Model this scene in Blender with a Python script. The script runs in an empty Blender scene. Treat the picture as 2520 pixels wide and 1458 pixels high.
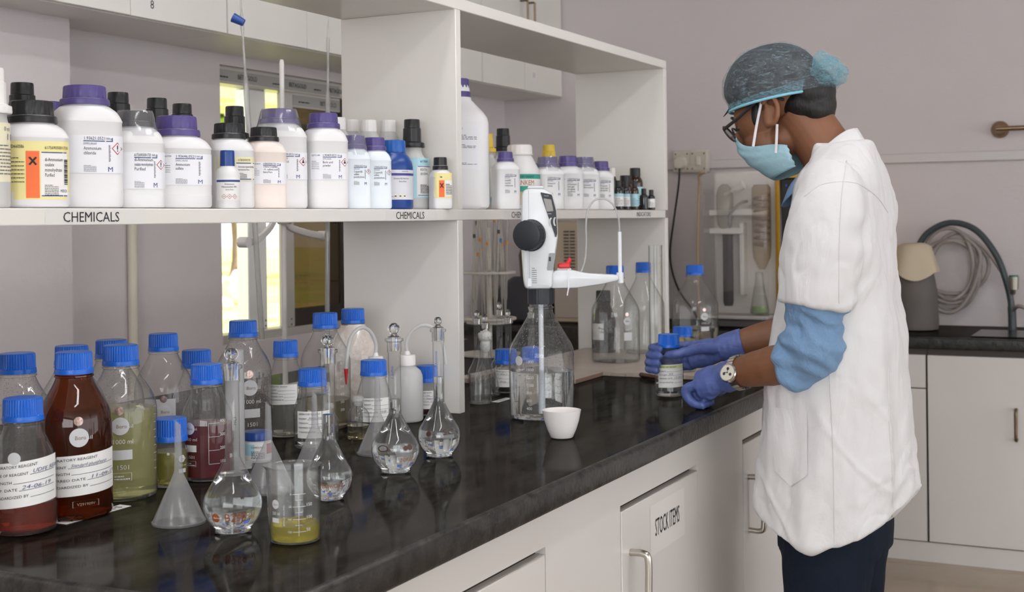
import bpy, math, random
from math import sin, cos, pi, radians, atan2, sqrt, hypot
from mathutils import Vector, Matrix, noise
random.seed(7)
scene = bpy.context.scene
COL = scene.collection

# ------------------------------------------------------------------ camera, world, lights, exposure
cam_d = bpy.data.cameras.new('camera')
cam = bpy.data.objects.new('camera', cam_d); COL.objects.link(cam); scene.camera = cam
CAMZ = 1.326
cam.location = (0, 0, CAMZ)
YAW, ROLL = 0.463, 0.0118
_f = Vector((cos(YAW), sin(YAW), 0)); _r = Vector((sin(YAW), -cos(YAW), 0)); _u = Vector((0, 0, 1))
_r3 = _r*cos(ROLL) - _u*sin(ROLL); _u3 = _u*cos(ROLL) + _r*sin(ROLL)
cam.rotation_euler = Matrix((_r3, _u3, -_f)).transposed().to_euler()
cam_d.sensor_fit = 'HORIZONTAL'; cam_d.sensor_width = 36
cam_d.lens = 36*3214/2520; cam_d.shift_y = -189/2520
cam_d.clip_start = 0.05; cam_d.clip_end = 200
cam_d.dof.use_dof = True; cam_d.dof.focus_distance = 2.25; cam_d.dof.aperture_fstop = 9.0

world = bpy.data.worlds.new('world'); scene.world = world; world.use_nodes = True
bg = world.node_tree.nodes['Background']
bg.inputs[0].default_value = (0.95, 0.97, 1.0, 1); bg.inputs[1].default_value = 2.35
sun_d = bpy.data.lights.new('sun', 'SUN'); sun_d.energy = 8.0; sun_d.angle = 0.01; sun_d.color = (1, 0.93, 0.78)
sun = bpy.data.objects.new('sun', sun_d); COL.objects.link(sun)
sun.location = (4, -20, 30); sun.rotation_euler = (radians(38), 0, radians(-12))
fill_d = bpy.data.lights.new('fill_light', 'AREA'); fill_d.shape = 'RECTANGLE'; fill_d.size = 4.4; fill_d.size_y = 1.6; fill_d.energy = 70; fill_d.color = (0.94, 0.97, 1.0)
fill_o = bpy.data.objects.new('fill_light', fill_d); COL.objects.link(fill_o); fill_o.location = (-3.93, -1.0, 1.7)   # fill light added behind the camera to brighten the left side
fill_o.rotation_euler = (radians(90), 0, radians(-90))
vs = scene.view_settings
vs.view_transform = 'Standard'; vs.look = 'None'; vs.gamma = 1.0; vs.use_curve_mapping = False
vs.exposure = 0.36
cy = scene.cycles
cy.max_bounces = 24; cy.transmission_bounces = 20; cy.transparent_max_bounces = 48; cy.glossy_bounces = 8; cy.diffuse_bounces = 5
cy.sample_clamp_indirect = 8.0; cy.blur_glossy = 0.5

# ------------------------------------------------------------------ material helpers
MATS = {}
def new_mat(name):
    m = bpy.data.materials.new(name); m.use_nodes = True
    return m, m.node_tree.nodes, m.node_tree.links
def rgb(c): return (c[0], c[1], c[2], 1)
def mat(name, col, rough=0.5, metal=0.0, noise_amt=0.0, nscale=20, bump=0.0, bscale=200, coat=0.0, trans=0.0, ior=1.45, emit=0.0, spec=0.5, col2=None, stretch=None, sheen=0.0, sss=0.0):
    if name in MATS: return MATS[name]
    m, N, L = new_mat(name)
    p = N['Principled BSDF']
    p.inputs['Base Color'].default_value = rgb(col)
    p.inputs['Roughness'].default_value = rough
    p.inputs['Metallic'].default_value = metal
    p.inputs['IOR'].default_value = ior
    p.inputs['Specular IOR Level'].default_value = spec
    p.inputs['Coat Weight'].default_value = coat
    p.inputs['Transmission Weight'].default_value = trans
    p.inputs['Sheen Weight'].default_value = sheen
    if sss: p.inputs['Subsurface Weight'].default_value = sss; p.inputs['Subsurface Scale'].default_value = 0.01
    if emit:
        p.inputs['Emission Color'].default_value = rgb(col); p.inputs['Emission Strength'].default_value = emit
    if noise_amt or bump:
        tc = N.new('ShaderNodeTexCoord'); src = tc.outputs['Object']
        if stretch:
            mp = N.new('ShaderNodeMapping'); mp.inputs['Scale'].default_value = stretch
            L.new(src, mp.inputs[0]); src = mp.outputs[0]
    if noise_amt:
        nz = N.new('ShaderNodeTexNoise'); nz.inputs['Scale'].default_value = nscale; nz.inputs['Detail'].default_value = 6
        L.new(src, nz.inputs['Vector'])
        rp = N.new('ShaderNodeValToRGB'); rp.color_ramp.elements[0].position = 0.3; rp.color_ramp.elements[1].position = 0.7
        c2 = col2 or tuple(c*(1-noise_amt) for c in col)
        rp.color_ramp.elements[0].color = rgb(c2); rp.color_ramp.elements[1].color = rgb(col)
        L.new(nz.outputs[0], rp.inputs[0]); L.new(rp.outputs[0], p.inputs['Base Color'])
    if bump:
        nb = N.new('ShaderNodeTexNoise'); nb.inputs['Scale'].default_value = bscale; nb.inputs['Detail'].default_value = 4
        L.new(src, nb.inputs['Vector'])
        b = N.new('ShaderNodeBump'); b.inputs['Strength'].default_value = bump; b.inputs['Distance'].default_value = 0.004
        L.new(nb.outputs[0], b.inputs['Height']); L.new(b.outputs[0], p.inputs['Normal'])
    MATS[name] = m
    return m
def wall_fresnel(N, L, ior):
    """fresnel of a thin wall: the same from the outside and from the inside"""
    g = N.new('ShaderNodeNewGeometry'); mr = N.new('ShaderNodeMapRange')
    mr.inputs[3].default_value = ior; mr.inputs[4].default_value = 1/ior
    L.new(g.outputs['Backfacing'], mr.inputs[0])
    fr = N.new('ShaderNodeFresnel'); L.new(mr.outputs[0], fr.inputs[0])
    return fr
def shell_glass(name, tint=(0.97, 0.98, 0.98), haze=0.03, ior=1.5, rough=0.0, drops=0.0, hazecol=(0.8, 0.8, 0.8), edge=0.26):
    """wall of a glass vessel: clear, with fresnel reflection and a little surface haze"""
    if name in MATS: return MATS[name]
    m, N, L = new_mat(name); N.remove(N['Principled BSDF'])
    out = N['Material Output']
    t = N.new('ShaderNodeBsdfTransparent'); t.inputs[0].default_value = rgb(tint)
    g = N.new('ShaderNodeBsdfGlossy'); g.inputs['Roughness'].default_value = rough
    d = N.new('ShaderNodeBsdfDiffuse'); d.inputs[0].default_value = rgb(hazecol)
    fr = wall_fresnel(N, L, ior)
    if edge < 1:                                     # longer path through the wall at a glancing angle absorbs more
        lw = N.new('ShaderNodeLayerWeight'); lw.inputs[0].default_value = 0.5
        pw = N.new('ShaderNodeMath'); pw.operation = 'POWER'; pw.inputs[1].default_value = 3.5; L.new(lw.outputs['Facing'], pw.inputs[0])
        mc = N.new('ShaderNodeMixRGB'); mc.inputs[1].default_value = rgb(tint); mc.inputs[2].default_value = rgb([q*edge for q in tint])
        L.new(pw.outputs[0], mc.inputs[0]); L.new(mc.outputs[0], t.inputs[0])
    m1 = N.new('ShaderNodeMixShader'); m2 = N.new('ShaderNodeMixShader')
    m1.inputs[0].default_value = haze
    L.new(t.outputs[0], m1.inputs[1]); L.new(d.outputs[0], m1.inputs[2])
    L.new(fr.outputs[0], m2.inputs[0]); L.new(m1.outputs[0], m2.inputs[1]); L.new(g.outputs[0], m2.inputs[2])
    if drops:
        tc = N.new('ShaderNodeTexCoord'); v = N.new('ShaderNodeTexVoronoi'); v.inputs['Scale'].default_value = 260
        L.new(tc.outputs['Object'], v.inputs[0])
        rp = N.new('ShaderNodeValToRGB'); rp.color_ramp.elements[0].position = 0.12; rp.color_ramp.elements[1].position = 0.3
        rp.color_ramp.elements[0].color = (1, 1, 1, 1); rp.color_ramp.elements[1].color = (0, 0, 0, 1)
        L.new(v.outputs['Distance'], rp.inputs[0])
        b = N.new('ShaderNodeBump'); b.inputs['Strength'].default_value = drops; b.inputs['Distance'].default_value = 0.003
        L.new(rp.outputs[0], b.inputs['Height'])
        L.new(b.outputs[0], g.inputs['Normal']); L.new(b.outputs[0], fr.inputs['Normal']); L.new(b.outputs[0], d.inputs['Normal'])
        mm = N.new('ShaderNodeMath'); mm.operation = 'MULTIPLY_ADD'; mm.inputs[1].default_value = 0.25; mm.inputs[2].default_value = haze
        L.new(rp.outputs[0], mm.inputs[0]); L.new(mm.outputs[0], m1.inputs[0])
    L.new(m2.outputs[0], out.inputs[0])
    MATS[name] = m
    return m
def liquid(name, col, ior=1.33, cloud=0.0, ccol=None):
    """clear or slightly cloudy refracting liquid"""
    if name in MATS: return MATS[name]
    m, N, L = new_mat(name); N.remove(N['Principled BSDF'])
    g = N.new('ShaderNodeBsdfRefraction'); g.inputs[0].default_value = rgb(col); g.inputs['IOR'].default_value = ior; g.inputs['Roughness'].default_value = 0
    gl = N.new('ShaderNodeBsdfGlossy'); gl.inputs['Roughness'].default_value = 0
    fr = N.new('ShaderNodeFresnel'); fr.inputs[0].default_value = ior
    mx = N.new('ShaderNodeMixShader')
    L.new(fr.outputs[0], mx.inputs[0]); L.new(g.outputs[0], mx.inputs[1]); L.new(gl.outputs[0], mx.inputs[2])
    if cloud:
        d = N.new('ShaderNodeBsdfDiffuse'); d.inputs[0].default_value = rgb(ccol or col)
        tl = N.new('ShaderNodeBsdfTranslucent'); tl.inputs[0].default_value = rgb(ccol or col)
        a = N.new('ShaderNodeMixShader'); a.inputs[0].default_value = 0.4; b = N.new('ShaderNodeMixShader'); b.inputs[0].default_value = cloud
        L.new(d.outputs[0], a.inputs[1]); L.new(tl.outputs[0], a.inputs[2]); L.new(g.outputs[0], b.inputs[1]); L.new(a.outputs[0], b.inputs[2])
        L.new(b.outputs[0], mx.inputs[1])
    L.new(mx.outputs[0], N['Material Output'].inputs[0])
    MATS[name] = m
    return m
def plastic_clear(name, col, opacity, rough=0.3):
    """translucent plastic: part diffuse, part see-through"""
    if name in MATS: return MATS[name]
    m, N, L = new_mat(name); N.remove(N['Principled BSDF'])
    t = N.new('ShaderNodeBsdfTransparent'); t.inputs[0].default_value = rgb([0.5+c*0.5 for c in col])
    d = N.new('ShaderNodeBsdfDiffuse'); d.inputs[0].default_value = rgb(col)
    tr = N.new('ShaderNodeBsdfTranslucent'); tr.inputs[0].default_value = rgb(col)
    g = N.new('ShaderNodeBsdfGlossy'); g.inputs['Roughness'].default_value = rough
    fr = wall_fresnel(N, L, 1.45)
    a = N.new('ShaderNodeMixShader'); b = N.new('ShaderNodeMixShader'); c = N.new('ShaderNodeMixShader')
    a.inputs[0].default_value = 0.4; b.inputs[0].default_value = opacity
    L.new(d.outputs[0], a.inputs[1]); L.new(tr.outputs[0], a.inputs[2])
    L.new(t.outputs[0], b.inputs[1]); L.new(a.outputs[0], b.inputs[2])
    L.new(fr.outputs[0], c.inputs[0]); L.new(b.outputs[0], c.inputs[1]); L.new(g.outputs[0], c.inputs[2])
    L.new(c.outputs[0], N['Material Output'].inputs[0])
    MATS[name] = m
    return m

M_WALL = mat('wall_paint', (0.62, 0.57, 0.57), 0.75, noise_amt=0.04, nscale=3, bump=0.25, bscale=60)
M_LAM = mat('white_laminate', (0.77, 0.745, 0.70), 0.35, noise_amt=0.05, nscale=4, bump=0.02, bscale=30)
M_LAMD = mat('cabinet_laminate', (0.66, 0.63, 0.60), 0.32, noise_amt=0.05, nscale=3)
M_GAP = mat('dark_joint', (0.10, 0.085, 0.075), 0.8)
M_STEEL = mat('brushed_steel', (0.55, 0.52, 0.47), 0.28, metal=1.0)
M_INK = mat('black_ink', (0.015, 0.015, 0.02), 0.6)
M_PAPER = mat('paper_label', (0.80, 0.79, 0.77), 0.6)
M_GINK = mat('grey_ink', (0.16, 0.16, 0.18), 0.6)
M_NAVY = mat('navy_ink', (0.03, 0.06, 0.22), 0.5)

# ------------------------------------------------------------------ mesh helpers
def build(name, verts, faces, material, parent=None, smooth=40, mesh=None):
    if mesh is None:
        mesh = bpy.data.meshes.new(name)
        mesh.from_pydata([tuple(v) for v in verts], [], faces); mesh.update()
        if material: mesh.materials.append(material)
        if smooth:
            mesh.shade_smooth(); mesh.set_sharp_from_angle(angle=radians(smooth))
    o = bpy.data.objects.new(name, mesh); COL.objects.link(o)
    if parent: o.parent = parent
    return o
def thing(name, label, cat, loc=(0, 0, 0), rz=0.0, group=None):
    o = bpy.data.objects.new(name, None); COL.objects.link(o); o.empty_display_size = 0.02
    o.location = loc; o.rotation_euler = (0, 0, rz)
    return tag(o, label, cat, group)
def tag(o, label, cat, group=None):
    o['label'] = label; o['category'] = cat
    if group: o['group'] = group
    return o
def struct(o, label=None):
    o['kind'] = 'structure'
    if label: o['label'] = label
    return o
class MB:
    """collects shapes for ONE mesh"""
    def __init__(s): s.v = []; s.f = []
    def add(s, v, f):
        b = len(s.v); s.v += [tuple(q) for q in v]; s.f += [tuple(i+b for i in q) for q in f]; return s
    def box(s, x0, x1, y0, y1, z0, z1, bev=0.0):
        if bev <= 0:
            v = [(x, y, z) for x in (x0, x1) for y in (y0, y1) for z in (z0, z1)]
            f = [(0, 1, 3, 2), (4, 6, 7, 5), (0, 4, 5, 1), (2, 3, 7, 6), (0, 2, 6, 4), (1, 5, 7, 3)]
            return s.add(v, f)
        b = bev; v = []; idx = {}
        X, Y, Z = (x0, x1), (y0, y1), (z0, z1)
        for i in (0, 1):
            for j in (0, 1):
                for k in (0, 1):
                    sx, sy, sz = (1 if i == 0 else -1), (1 if j == 0 else -1), (1 if k == 0 else -1)
                    idx[i, j, k, 0] = len(v); v.append((X[i], Y[j]+sy*b, Z[k]+sz*b))
                    idx[i, j, k, 1] = len(v); v.append((X[i]+sx*b, Y[j], Z[k]+sz*b))
                    idx[i, j, k, 2] = len(v); v.append((X[i]+sx*b, Y[j]+sy*b, Z[k]))
        f = []
        def q(*a): f.append(tuple(idx[t] for t in a))
        for i in (0, 1):
            t = [(i, 0, 0, 0), (i, 0, 1, 0), (i, 1, 1, 0), (i, 1, 0, 0)]; q(*(t if i == 0 else t[::-1]))
            t = [(0, i, 0, 1), (1, i, 0, 1), (1, i, 1, 1), (0, i, 1, 1)]; q(*(t if i == 0 else t[::-1]))
            t = [(0, 0, i, 2), (0, 1, i, 2), (1, 1, i, 2), (1, 0, i, 2)]; q(*(t if i == 0 else t[::-1]))
        for j in (0, 1):
            for k in (0, 1):
                t = [(0, j, k, 1), (0, j, k, 2), (1, j, k, 2), (1, j, k, 1)]; q(*(t if (j+k) % 2 == 0 else t[::-1]))
                t = [(j, 0, k, 0), (j, 0, k, 2), (j, 1, k, 2), (j, 1, k, 0)]; q(*(t if (j+k) % 2 == 1 else t[::-1]))
                t = [(j, k, 0, 0), (j, k, 0, 1), (j, k, 1, 1), (j, k, 1, 0)]; q(*(t if (j+k) % 2 == 0 else t[::-1]))
        for i in (0, 1):
            for j in (0, 1):
                for k in (0, 1):
                    t = [(i, j, k, 0), (i, j, k, 1), (i, j, k, 2)]; q(*(t if (i+j+k) % 2 == 1 else t[::-1]))
        return s.add(v, f)
    def lathe(s, prof, n=32, c=(0, 0, 0), rib=None, close=True):
        """prof: (r,z) from bottom to top; rib: (i0,i1,depth) rings whose radius alternates"""
        v = []; f = []
        for i, (r, z) in enumerate(prof):
            for k in range(n):
                a = 2*pi*k/n
                rr = r*(1-rib[2]) if rib and rib[0] <= i <= rib[1] and k % 4 in (0, 1) else r
                v.append((c[0]+rr*cos(a), c[1]+rr*sin(a), c[2]+z))
        for i in range(len(prof)-1):
            for k in range(n):
                k2 = (k+1) % n
                f.append((i*n+k, i*n+k2, (i+1)*n+k2, (i+1)*n+k))
        if close:
            if prof[0][0] > 1e-6: f.append(tuple(range(n-1, -1, -1)))
            if prof[-1][0] > 1e-6: f.append(tuple(range((len(prof)-1)*n, len(prof)*n)))
        return s.add(v, f)
    def loft(s, rings, n=32, close=True):
        """rings: (z, hx, hy, power, cx, cy) rounded-square sections"""
        v = []; f = []
        for (z, hx, hy, p, cx, cy_) in rings:
            for k in range(n):
                a = 2*pi*k/n; c_, s_ = cos(a), sin(a)
                v.append((cx+hx*math.copysign(abs(c_)**(2/p), c_), cy_+hy*math.copysign(abs(s_)**(2/p), s_), z))
        m = len(rings)
        for i in range(m-1):
            for k in range(n):
                k2 = (k+1) % n
                f.append((i*n+k, i*n+k2, (i+1)*n+k2, (i+1)*n+k))
        if close:
            f.append(tuple(range(n-1, -1, -1))); f.append(tuple(range((m-1)*n, m*n)))
        return s.add(v, f)
    def tube(s, pts, rad, n=10, close=True, flat=1.0):
        """round tube along points, rad a number or list"""
        pts = [Vector(p) for p in pts]; m = len(pts); v = []; f = []
        rad = [rad]*m if not isinstance(rad, (list, tuple)) else rad
        t0 = (pts[1]-pts[0]).normalized()
        ref = Vector((0, 0, 1)) if abs(t0.z) < 0.9 else Vector((1, 0, 0))
        nrm = t0.cross(ref).normalized()
        for i in range(m):
            t = (pts[min(i+1, m-1)]-pts[max(i-1, 0)]).normalized()
            nrm = (nrm - t*nrm.dot(t)).normalized(); bn = t.cross(nrm)
            for k in range(n):
                a = 2*pi*k/n
                v.append(pts[i] + nrm*rad[i]*cos(a) + bn*rad[i]*sin(a)*flat)
        for i in range(m-1):
            for k in range(n):
                k2 = (k+1) % n
                f.append((i*n+k, i*n+k2, (i+1)*n+k2, (i+1)*n+k))
        if close:
            f.append(tuple(range(n-1, -1, -1))); f.append(tuple(range((m-1)*n, m*n)))
        return s.add(v, f)
    def prism(s, poly, z0, z1, M=None):
        """extruded outline in local xy (counter-clockwise)"""
        n = len(poly)
        v = [Vector((x, y, z0)) for x, y in poly] + [Vector((x, y, z1)) for x, y in poly]
        if M: v = [M @ q for q in v]
        f = [tuple(range(n-1, -1, -1)), tuple(range(n, 2*n))] + [(i, (i+1) % n, n+(i+1) % n, n+i) for i in range(n)]
        return s.add(v, f)
    def sphere(s, c, rx, ry=None, rz=None, n=14, m=8):
        ry = ry or rx; rz = rz or rx
        v = [(c[0], c[1], c[2]-rz)]; f = []
        for i in range(1, m):
            t = -pi/2+pi*i/m
            for k in range(n):
                a = 2*pi*k/n; v.append((c[0]+rx*cos(t)*cos(a), c[1]+ry*cos(t)*sin(a), c[2]+rz*sin(t)))
        v.append((c[0], c[1], c[2]+rz)); e = len(v)-1
        for k in range(n):
            k2 = (k+1) % n
            f.append((0, 1+k2, 1+k)); f.append((e, e-n+k, e-n+k2))
            for i in range(m-2): f.append((1+i*n+k, 1+i*n+k2, 1+(i+1)*n+k2, 1+(i+1)*n+k))
        return s.add(v, f)
    def build(s, name, material, parent=None, smooth=40): return build(name, s.v, s.f, material, parent, smooth)
def arc(c, r, a0, a1, n, ax='xz'):
    out = []
    for i in range(n+1):
        a = a0+(a1-a0)*i/n
        p = [c[0], c[1], c[2]]
        p['xyz'.index(ax[0])] += r*cos(a); p['xyz'.index(ax[1])] += r*sin(a)
        out.append(tuple(p))
    return out
def bez(p0, p1, p2, p3, n=16):
    p0, p1, p2, p3 = map(Vector, (p0, p1, p2, p3)); out = []
    for i in range(n+1):
        t = i/n; q = 1-t
        out.append(p0*q**3+p1*3*q*q*t+p2*3*q*t*t+p3*t**3)
    return out
def smooth_path(pts, per=8):
    P = [Vector(p) for p in pts]; P = [P[0]*2-P[1]]+P+[P[-1]*2-P[-2]]; out = []
    for i in range(1, len(P)-2):
        for k in range(per):
            t = k/per; a, b, c, d = P[i-1:i+3]
            out.append(0.5*((2*b)+(c-a)*t+(2*a-5*b+4*c-d)*t*t+(3*b-a-3*c+d)*t**3))
    out.append(P[-2]); return out

# ------------------------------------------------------------------ print (lettering) on a surface f(u,v,e)
_TX = {}
def glyphs(s):
    if s not in _TX:
        cu = bpy.data.curves.new('t', 'FONT'); cu.body = s; cu.resolution_u = 2; cu.size = 1.0
        ob = bpy.data.objects.new('t', cu)
        me = ob.to_mesh()
        v = [tuple(q.co) for q in me.vertices]; f = [tuple(p.vertices) for p in me.polygons]
        ob.to_mesh_clear(); bpy.data.objects.remove(ob); bpy.data.curves.remove(cu)
        w = max([q[0] for q in v] or [0.3])
        _TX[s] = (v, f, w)
    return _TX[s]
def flat(d=0.0): return lambda u, v, e=0.0: (u, -d-e, v)
def cyl(R): return lambda u, v, e=0.0: ((R+e)*sin(u/R), -(R+e)*cos(u/R), v)
def top(z, ang=0.0): return lambda u, v, e=0.0: (u*cos(ang)-v*sin(ang), u*sin(ang)+v*cos(ang), z+e)
class Ink:
    def __init__(s, f, e=0.0004): s.f = f; s.e = e; s.m = MB()
    def text(s, t, u, v, h, align='l', squeeze=1.0, width=None, slant=0.0, up=False, jitter=0.0):
        """h: cap height; u,v: baseline start"""
        V, F, w = glyphs(t); k = h/0.70; kx = k*squeeze
        if width: kx = width/w
        off = {'l': 0, 'c': -w*kx/2, 'r': -w*kx}[align]
        out = []
        for q in V:
            a = q[0]*kx+off+q[1]*k*slant; b = q[1]*k+(jitter*sin(q[0]*2.3) if jitter else 0)
            if up: a, b = -b, a
            out.append(s.f(u+a, v+b, s.e))
        s.m.add(out, F); return s
    def bar(s, u0, u1, v0, v1, n=1, e=0.0):
        V = []; 
        for i in range(n+1):
            u = u0+(u1-u0)*i/n; V += [s.f(u, v0, s.e+e), s.f(u, v1, s.e+e)]
        s.m.add(V, [(2*i, 2*i+2, 2*i+3, 2*i+1) for i in range(n)]); return s
    def lines(s, u0, u1, v0, v1, n, th=0.45, seed=1):
        """rows of print too small to read"""
        r = random.Random(seed); p = (v1-v0)/n
        for i in range(n):
            u = u0; ue = u1 if i < n-1 else u0+(u1-u0)*0.6
            while u < ue:
                w = (u1-u0)*r.uniform(0.08, 0.22); s.bar(u, min(u+w, ue), v0+i*p, v0+i*p+p*th); u += w+(u1-u0)*0.03
        return s
    def poly(s, pts, e=0.0): s.m.add([s.f(u, v, s.e+e) for u, v in pts], [tuple(range(len(pts)))]); return s
    def ring(s, pts, k, e=0.0):
        """outline of a polygon, k inner scale"""
        n = len(pts); cu = sum(p[0] for p in pts)/n; cv = sum(p[1] for p in pts)/n
        V = [s.f(u, v, s.e+e) for u, v in pts]+[s.f(cu+(u-cu)*k, cv+(v-cv)*k, s.e+e) for u, v in pts]
        s.m.add(V, [(i, (i+1) % n, n+(i+1) % n, n+i) for i in range(n)]); return s
    def disc(s, u, v, r, e=0.0, n=24):
        V = [s.f(u, v, s.e+e)]; F = []
        for j in range(1, 5): V += [s.f(u+r*j/4*cos(2*pi*k/n), v+r*j/4*sin(2*pi*k/n), s.e+e) for k in range(n)]
        for k in range(n):
            k2 = (k+1) % n; F.append((0, 1+k, 1+k2))
            for j in range(3): F.append((1+j*n+k, 1+(j+1)*n+k, 1+(j+1)*n+k2, 1+j*n+k2))
        s.m.add(V, F); return s
    def build(s, name, material, parent): return s.m.build(name, material, parent, smooth=0)
def patch(name, f, u0, u1, v0, v1, material, parent, e=0.0003, n=10):
    i = Ink(f, e); i.bar(u0, u1, v0, v1, n); o = i.build(name, material, parent); o.data.shade_smooth(); return o
def face_cam(x, y, off=0.0): return atan2(-x, y)+radians(off)
# ------------------------------------------------------------------ the room
XW, YW, ZC = 5.72, 2.89, 2.95
fl = build('floor', [(-4, -6, -0.006), (XW, -6, -0.006), (XW, YW, -0.006), (-4, YW, -0.006), (-4, -6, -0.1), (XW, -6, -0.1), (XW, YW, -0.1), (-4, YW, -0.1)],
           [(0, 1, 2, 3), (4, 7, 6, 5), (0, 4, 5, 1), (1, 5, 6, 2), (2, 6, 7, 3), (3, 7, 4, 0)], mat('grout', (0.20, 0.15, 0.10), 0.8), smooth=0)
struct(fl, 'beige tiled floor')
M_TILE = mat('floor_tile', (0.40, 0.31, 0.22), 0.22, noise_amt=0.12, nscale=6, coat=0.2)
tm = MB().box(0, 0.597, 0, 0.597, -0.006, 0.0, 0.001); t0 = None
for i in range(11):
    for j in range(9):
        x, y = -0.9+0.6*i, -2.55+0.6*j
        if x+0.6 > XW: continue
        if t0 is None: t0 = tm.build('tile', M_TILE, fl); o = t0
        else: o = t0.copy(); COL.objects.link(o)
        o.location = (x, y, 0)
M_CEIL = mat('ceiling_paint', (0.75, 0.73, 0.71), 0.8)
struct(MB().box(-4, XW+0.15, -9, YW+0.15, ZC, ZC+0.12).build('ceiling', M_CEIL), 'white ceiling')
WX0, WX1, WZ0, WZ1 = 3.56, 4.42, 0.905, 1.87          # window opening
w = MB().box(-4, WX0, YW, YW+0.16, 0, ZC).box(WX1, XW+0.15, YW, YW+0.16, 0, ZC).box(WX0, WX1, YW, YW+0.16, 0, WZ0).box(WX0, WX1, YW, YW+0.16, WZ1, ZC)
w.box(1.9, 2.745, YW-0.13, YW, 0, ZC)
struct(w.build('wall_left', M_WALL, smooth=0), 'lilac grey plastered wall with a projecting pillar and the window opening')
struct(MB().box(XW, XW+0.15, -6, YW, 0, ZC).build('wall_back', M_WALL, smooth=0), 'lilac grey plastered end wall')
NW = MB().box(-4.15, -4.0, -6, -3.2, 0, ZC).box(-4.15, -4.0, 1.2, YW, 0, ZC).box(-4.15, -4.0, -3.2, 1.2, 0, 0.9).box(-4.15, -4.0, -3.2, 1.2, 2.5, ZC)  # unseen wall; its opening is added for the fill light
struct(NW.build('wall_near', M_WALL, smooth=0), 'lilac grey wall behind the camera with an added opening for the fill light')
w2 = struct(bpy.data.objects.new('added_window', None), 'added aluminium window frame around the fill light behind the camera'); COL.objects.link(w2); w2.location = (-4.0, -1.0, 1.7)  # unseen frame, added only to house the fill light
for yy in (-2.17, -0.75, 0.75, 2.17): MB().box(-0.08, -0.02, yy-0.03, yy+0.03, -0.8, 0.8).build('mullion', mat('bright_aluminium', (0.80, 0.80, 0.78), 0.3, metal=0.2), w2)
for zz in (-0.785, 0.785): MB().box(-0.08, -0.02, -2.2, 2.2, zz-0.015, zz+0.015).build('frame_rail', mat('bright_aluminium', (0.80, 0.80, 0.78), 0.3), w2)
tr = struct(MB().box(XW-0.018, XW, -2, YW, 1.545, 1.585, 0.003).build('trim_1', mat('trunking', (0.60, 0.56, 0.55), 0.4)), 'narrow painted cable trunking along the end wall')
struct(MB().tube([(3.11, YW-0.016, 0.0), (3.11, YW-0.016, 1.34)], 0.016, 12).build('trim_2', mat('conduit', (0.62, 0.57, 0.47), 0.4)), 'cream vertical conduit pipe on the wall left of the window')
struct(MB().box(2.745, WX0+1.6, YW-0.012, YW, 0, 0.10, 0.002).build('baseboard_left', M_TILE))

# window: aluminium sliding frame, one sash of tinted glass slid to the right
M_ALU = mat('aluminium', (0.62, 0.60, 0.56), 0.35, metal=0.5)
M_ALUD = mat('dark_aluminium', (0.035, 0.028, 0.022), 0.4)
win = struct(bpy.data.objects.new('window_1', None), 'aluminium sliding window with one tinted sash'); COL.objects.link(win); win.location = (0, 0, 0)
y0, y1 = YW+0.02, YW+0.10
MB().box(WX0, WX1, y0, y1, WZ1-0.06, WZ1, 0.002).build('frame_head', M_ALU, win)
MB().box(WX0, WX1, y0, y1, WZ0, WZ0+0.03, 0.002).build('frame_sill', M_ALU, win)
MB().box(WX0, WX0+0.012, y0, y1, WZ0+0.03, WZ1-0.06).build('frame_jamb', M_ALU, win)
MB().box(WX1-0.10, WX1, y0, y1, WZ0+0.03, WZ1-0.06, 0.002).build('frame_jamb', M_ALUD, win)
MB().box(3.79, 3.90, y0+0.045, y1+0.02, WZ0+0.03, WZ1-0.06, 0.004).build('sash_stile', mat('bright_aluminium', (0.80, 0.80, 0.78), 0.3, metal=0.2), win)
MB().box(3.945, 4.00, y0-0.005, y0+0.03, WZ0+0.03, WZ1-0.06, 0.004).build('sash_stile', M_ALU, win)
MB().box(4.00, WX1-0.10, y0, y0+0.025, WZ1-0.115, WZ1-0.06, 0.002).build('sash_rail', M_ALU, win)
MB().box(4.00, WX1-0.10, y0, y0+0.025, WZ0+0.03, WZ0+0.095, 0.002).build('sash_rail', M_ALUD, win)
MB().box(4.00, WX1-0.10, y0+0.010, y0+0.015, WZ0+0.095, WZ1-0.115).build('pane', shell_glass('bronze_glass', (0.25, 0.21, 0.155), 0.10, 1.5, hazecol=(0.3, 0.24, 0.16), edge=1), win)
M_TAPE = mat('protective_tape', (0.36, 0.35, 0.33), 0.6)
tp = MB().box(WX0+0.015, WX1-0.105, y0-0.001, y0, WZ1-0.052, WZ1-0.012).build('tape', M_TAPE, win)
ik = Ink(flat(-y0+0.002), 0.0003)
for k, x in enumerate((3.68, 3.98, 4.24)):
    ik.text('BETAGOLD', x, WZ1-0.040, 0.017, width=0.11)
    ik.lines(x-0.10, x-0.02, WZ1-0.040, WZ1-0.03, 1, seed=k)
ik.build('lettering', M_INK, tp)
tp = MB().box(4.005, WX1-0.105, y0-0.001, y0, WZ1-0.108, WZ1-0.068).build('tape', M_TAPE, win)
ik = Ink(flat(-y0+0.002), 0.0003); ik.text('BETAGOLD', 4.18, WZ1-0.097, 0.017, width=0.11).lines(4.04, 4.16, WZ1-0.095, WZ1-0.085, 1); ik.build('lettering', M_INK, tp)
for xx in (3.885, 3.975):
    for zz in (0.945, 0.965): MB().sphere((xx, y0+(0.0445 if xx < 3.9 else -0.0055), zz), 0.004, 0.001, 0.004, 8, 4).build('drain_hole', M_INK, win)

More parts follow.
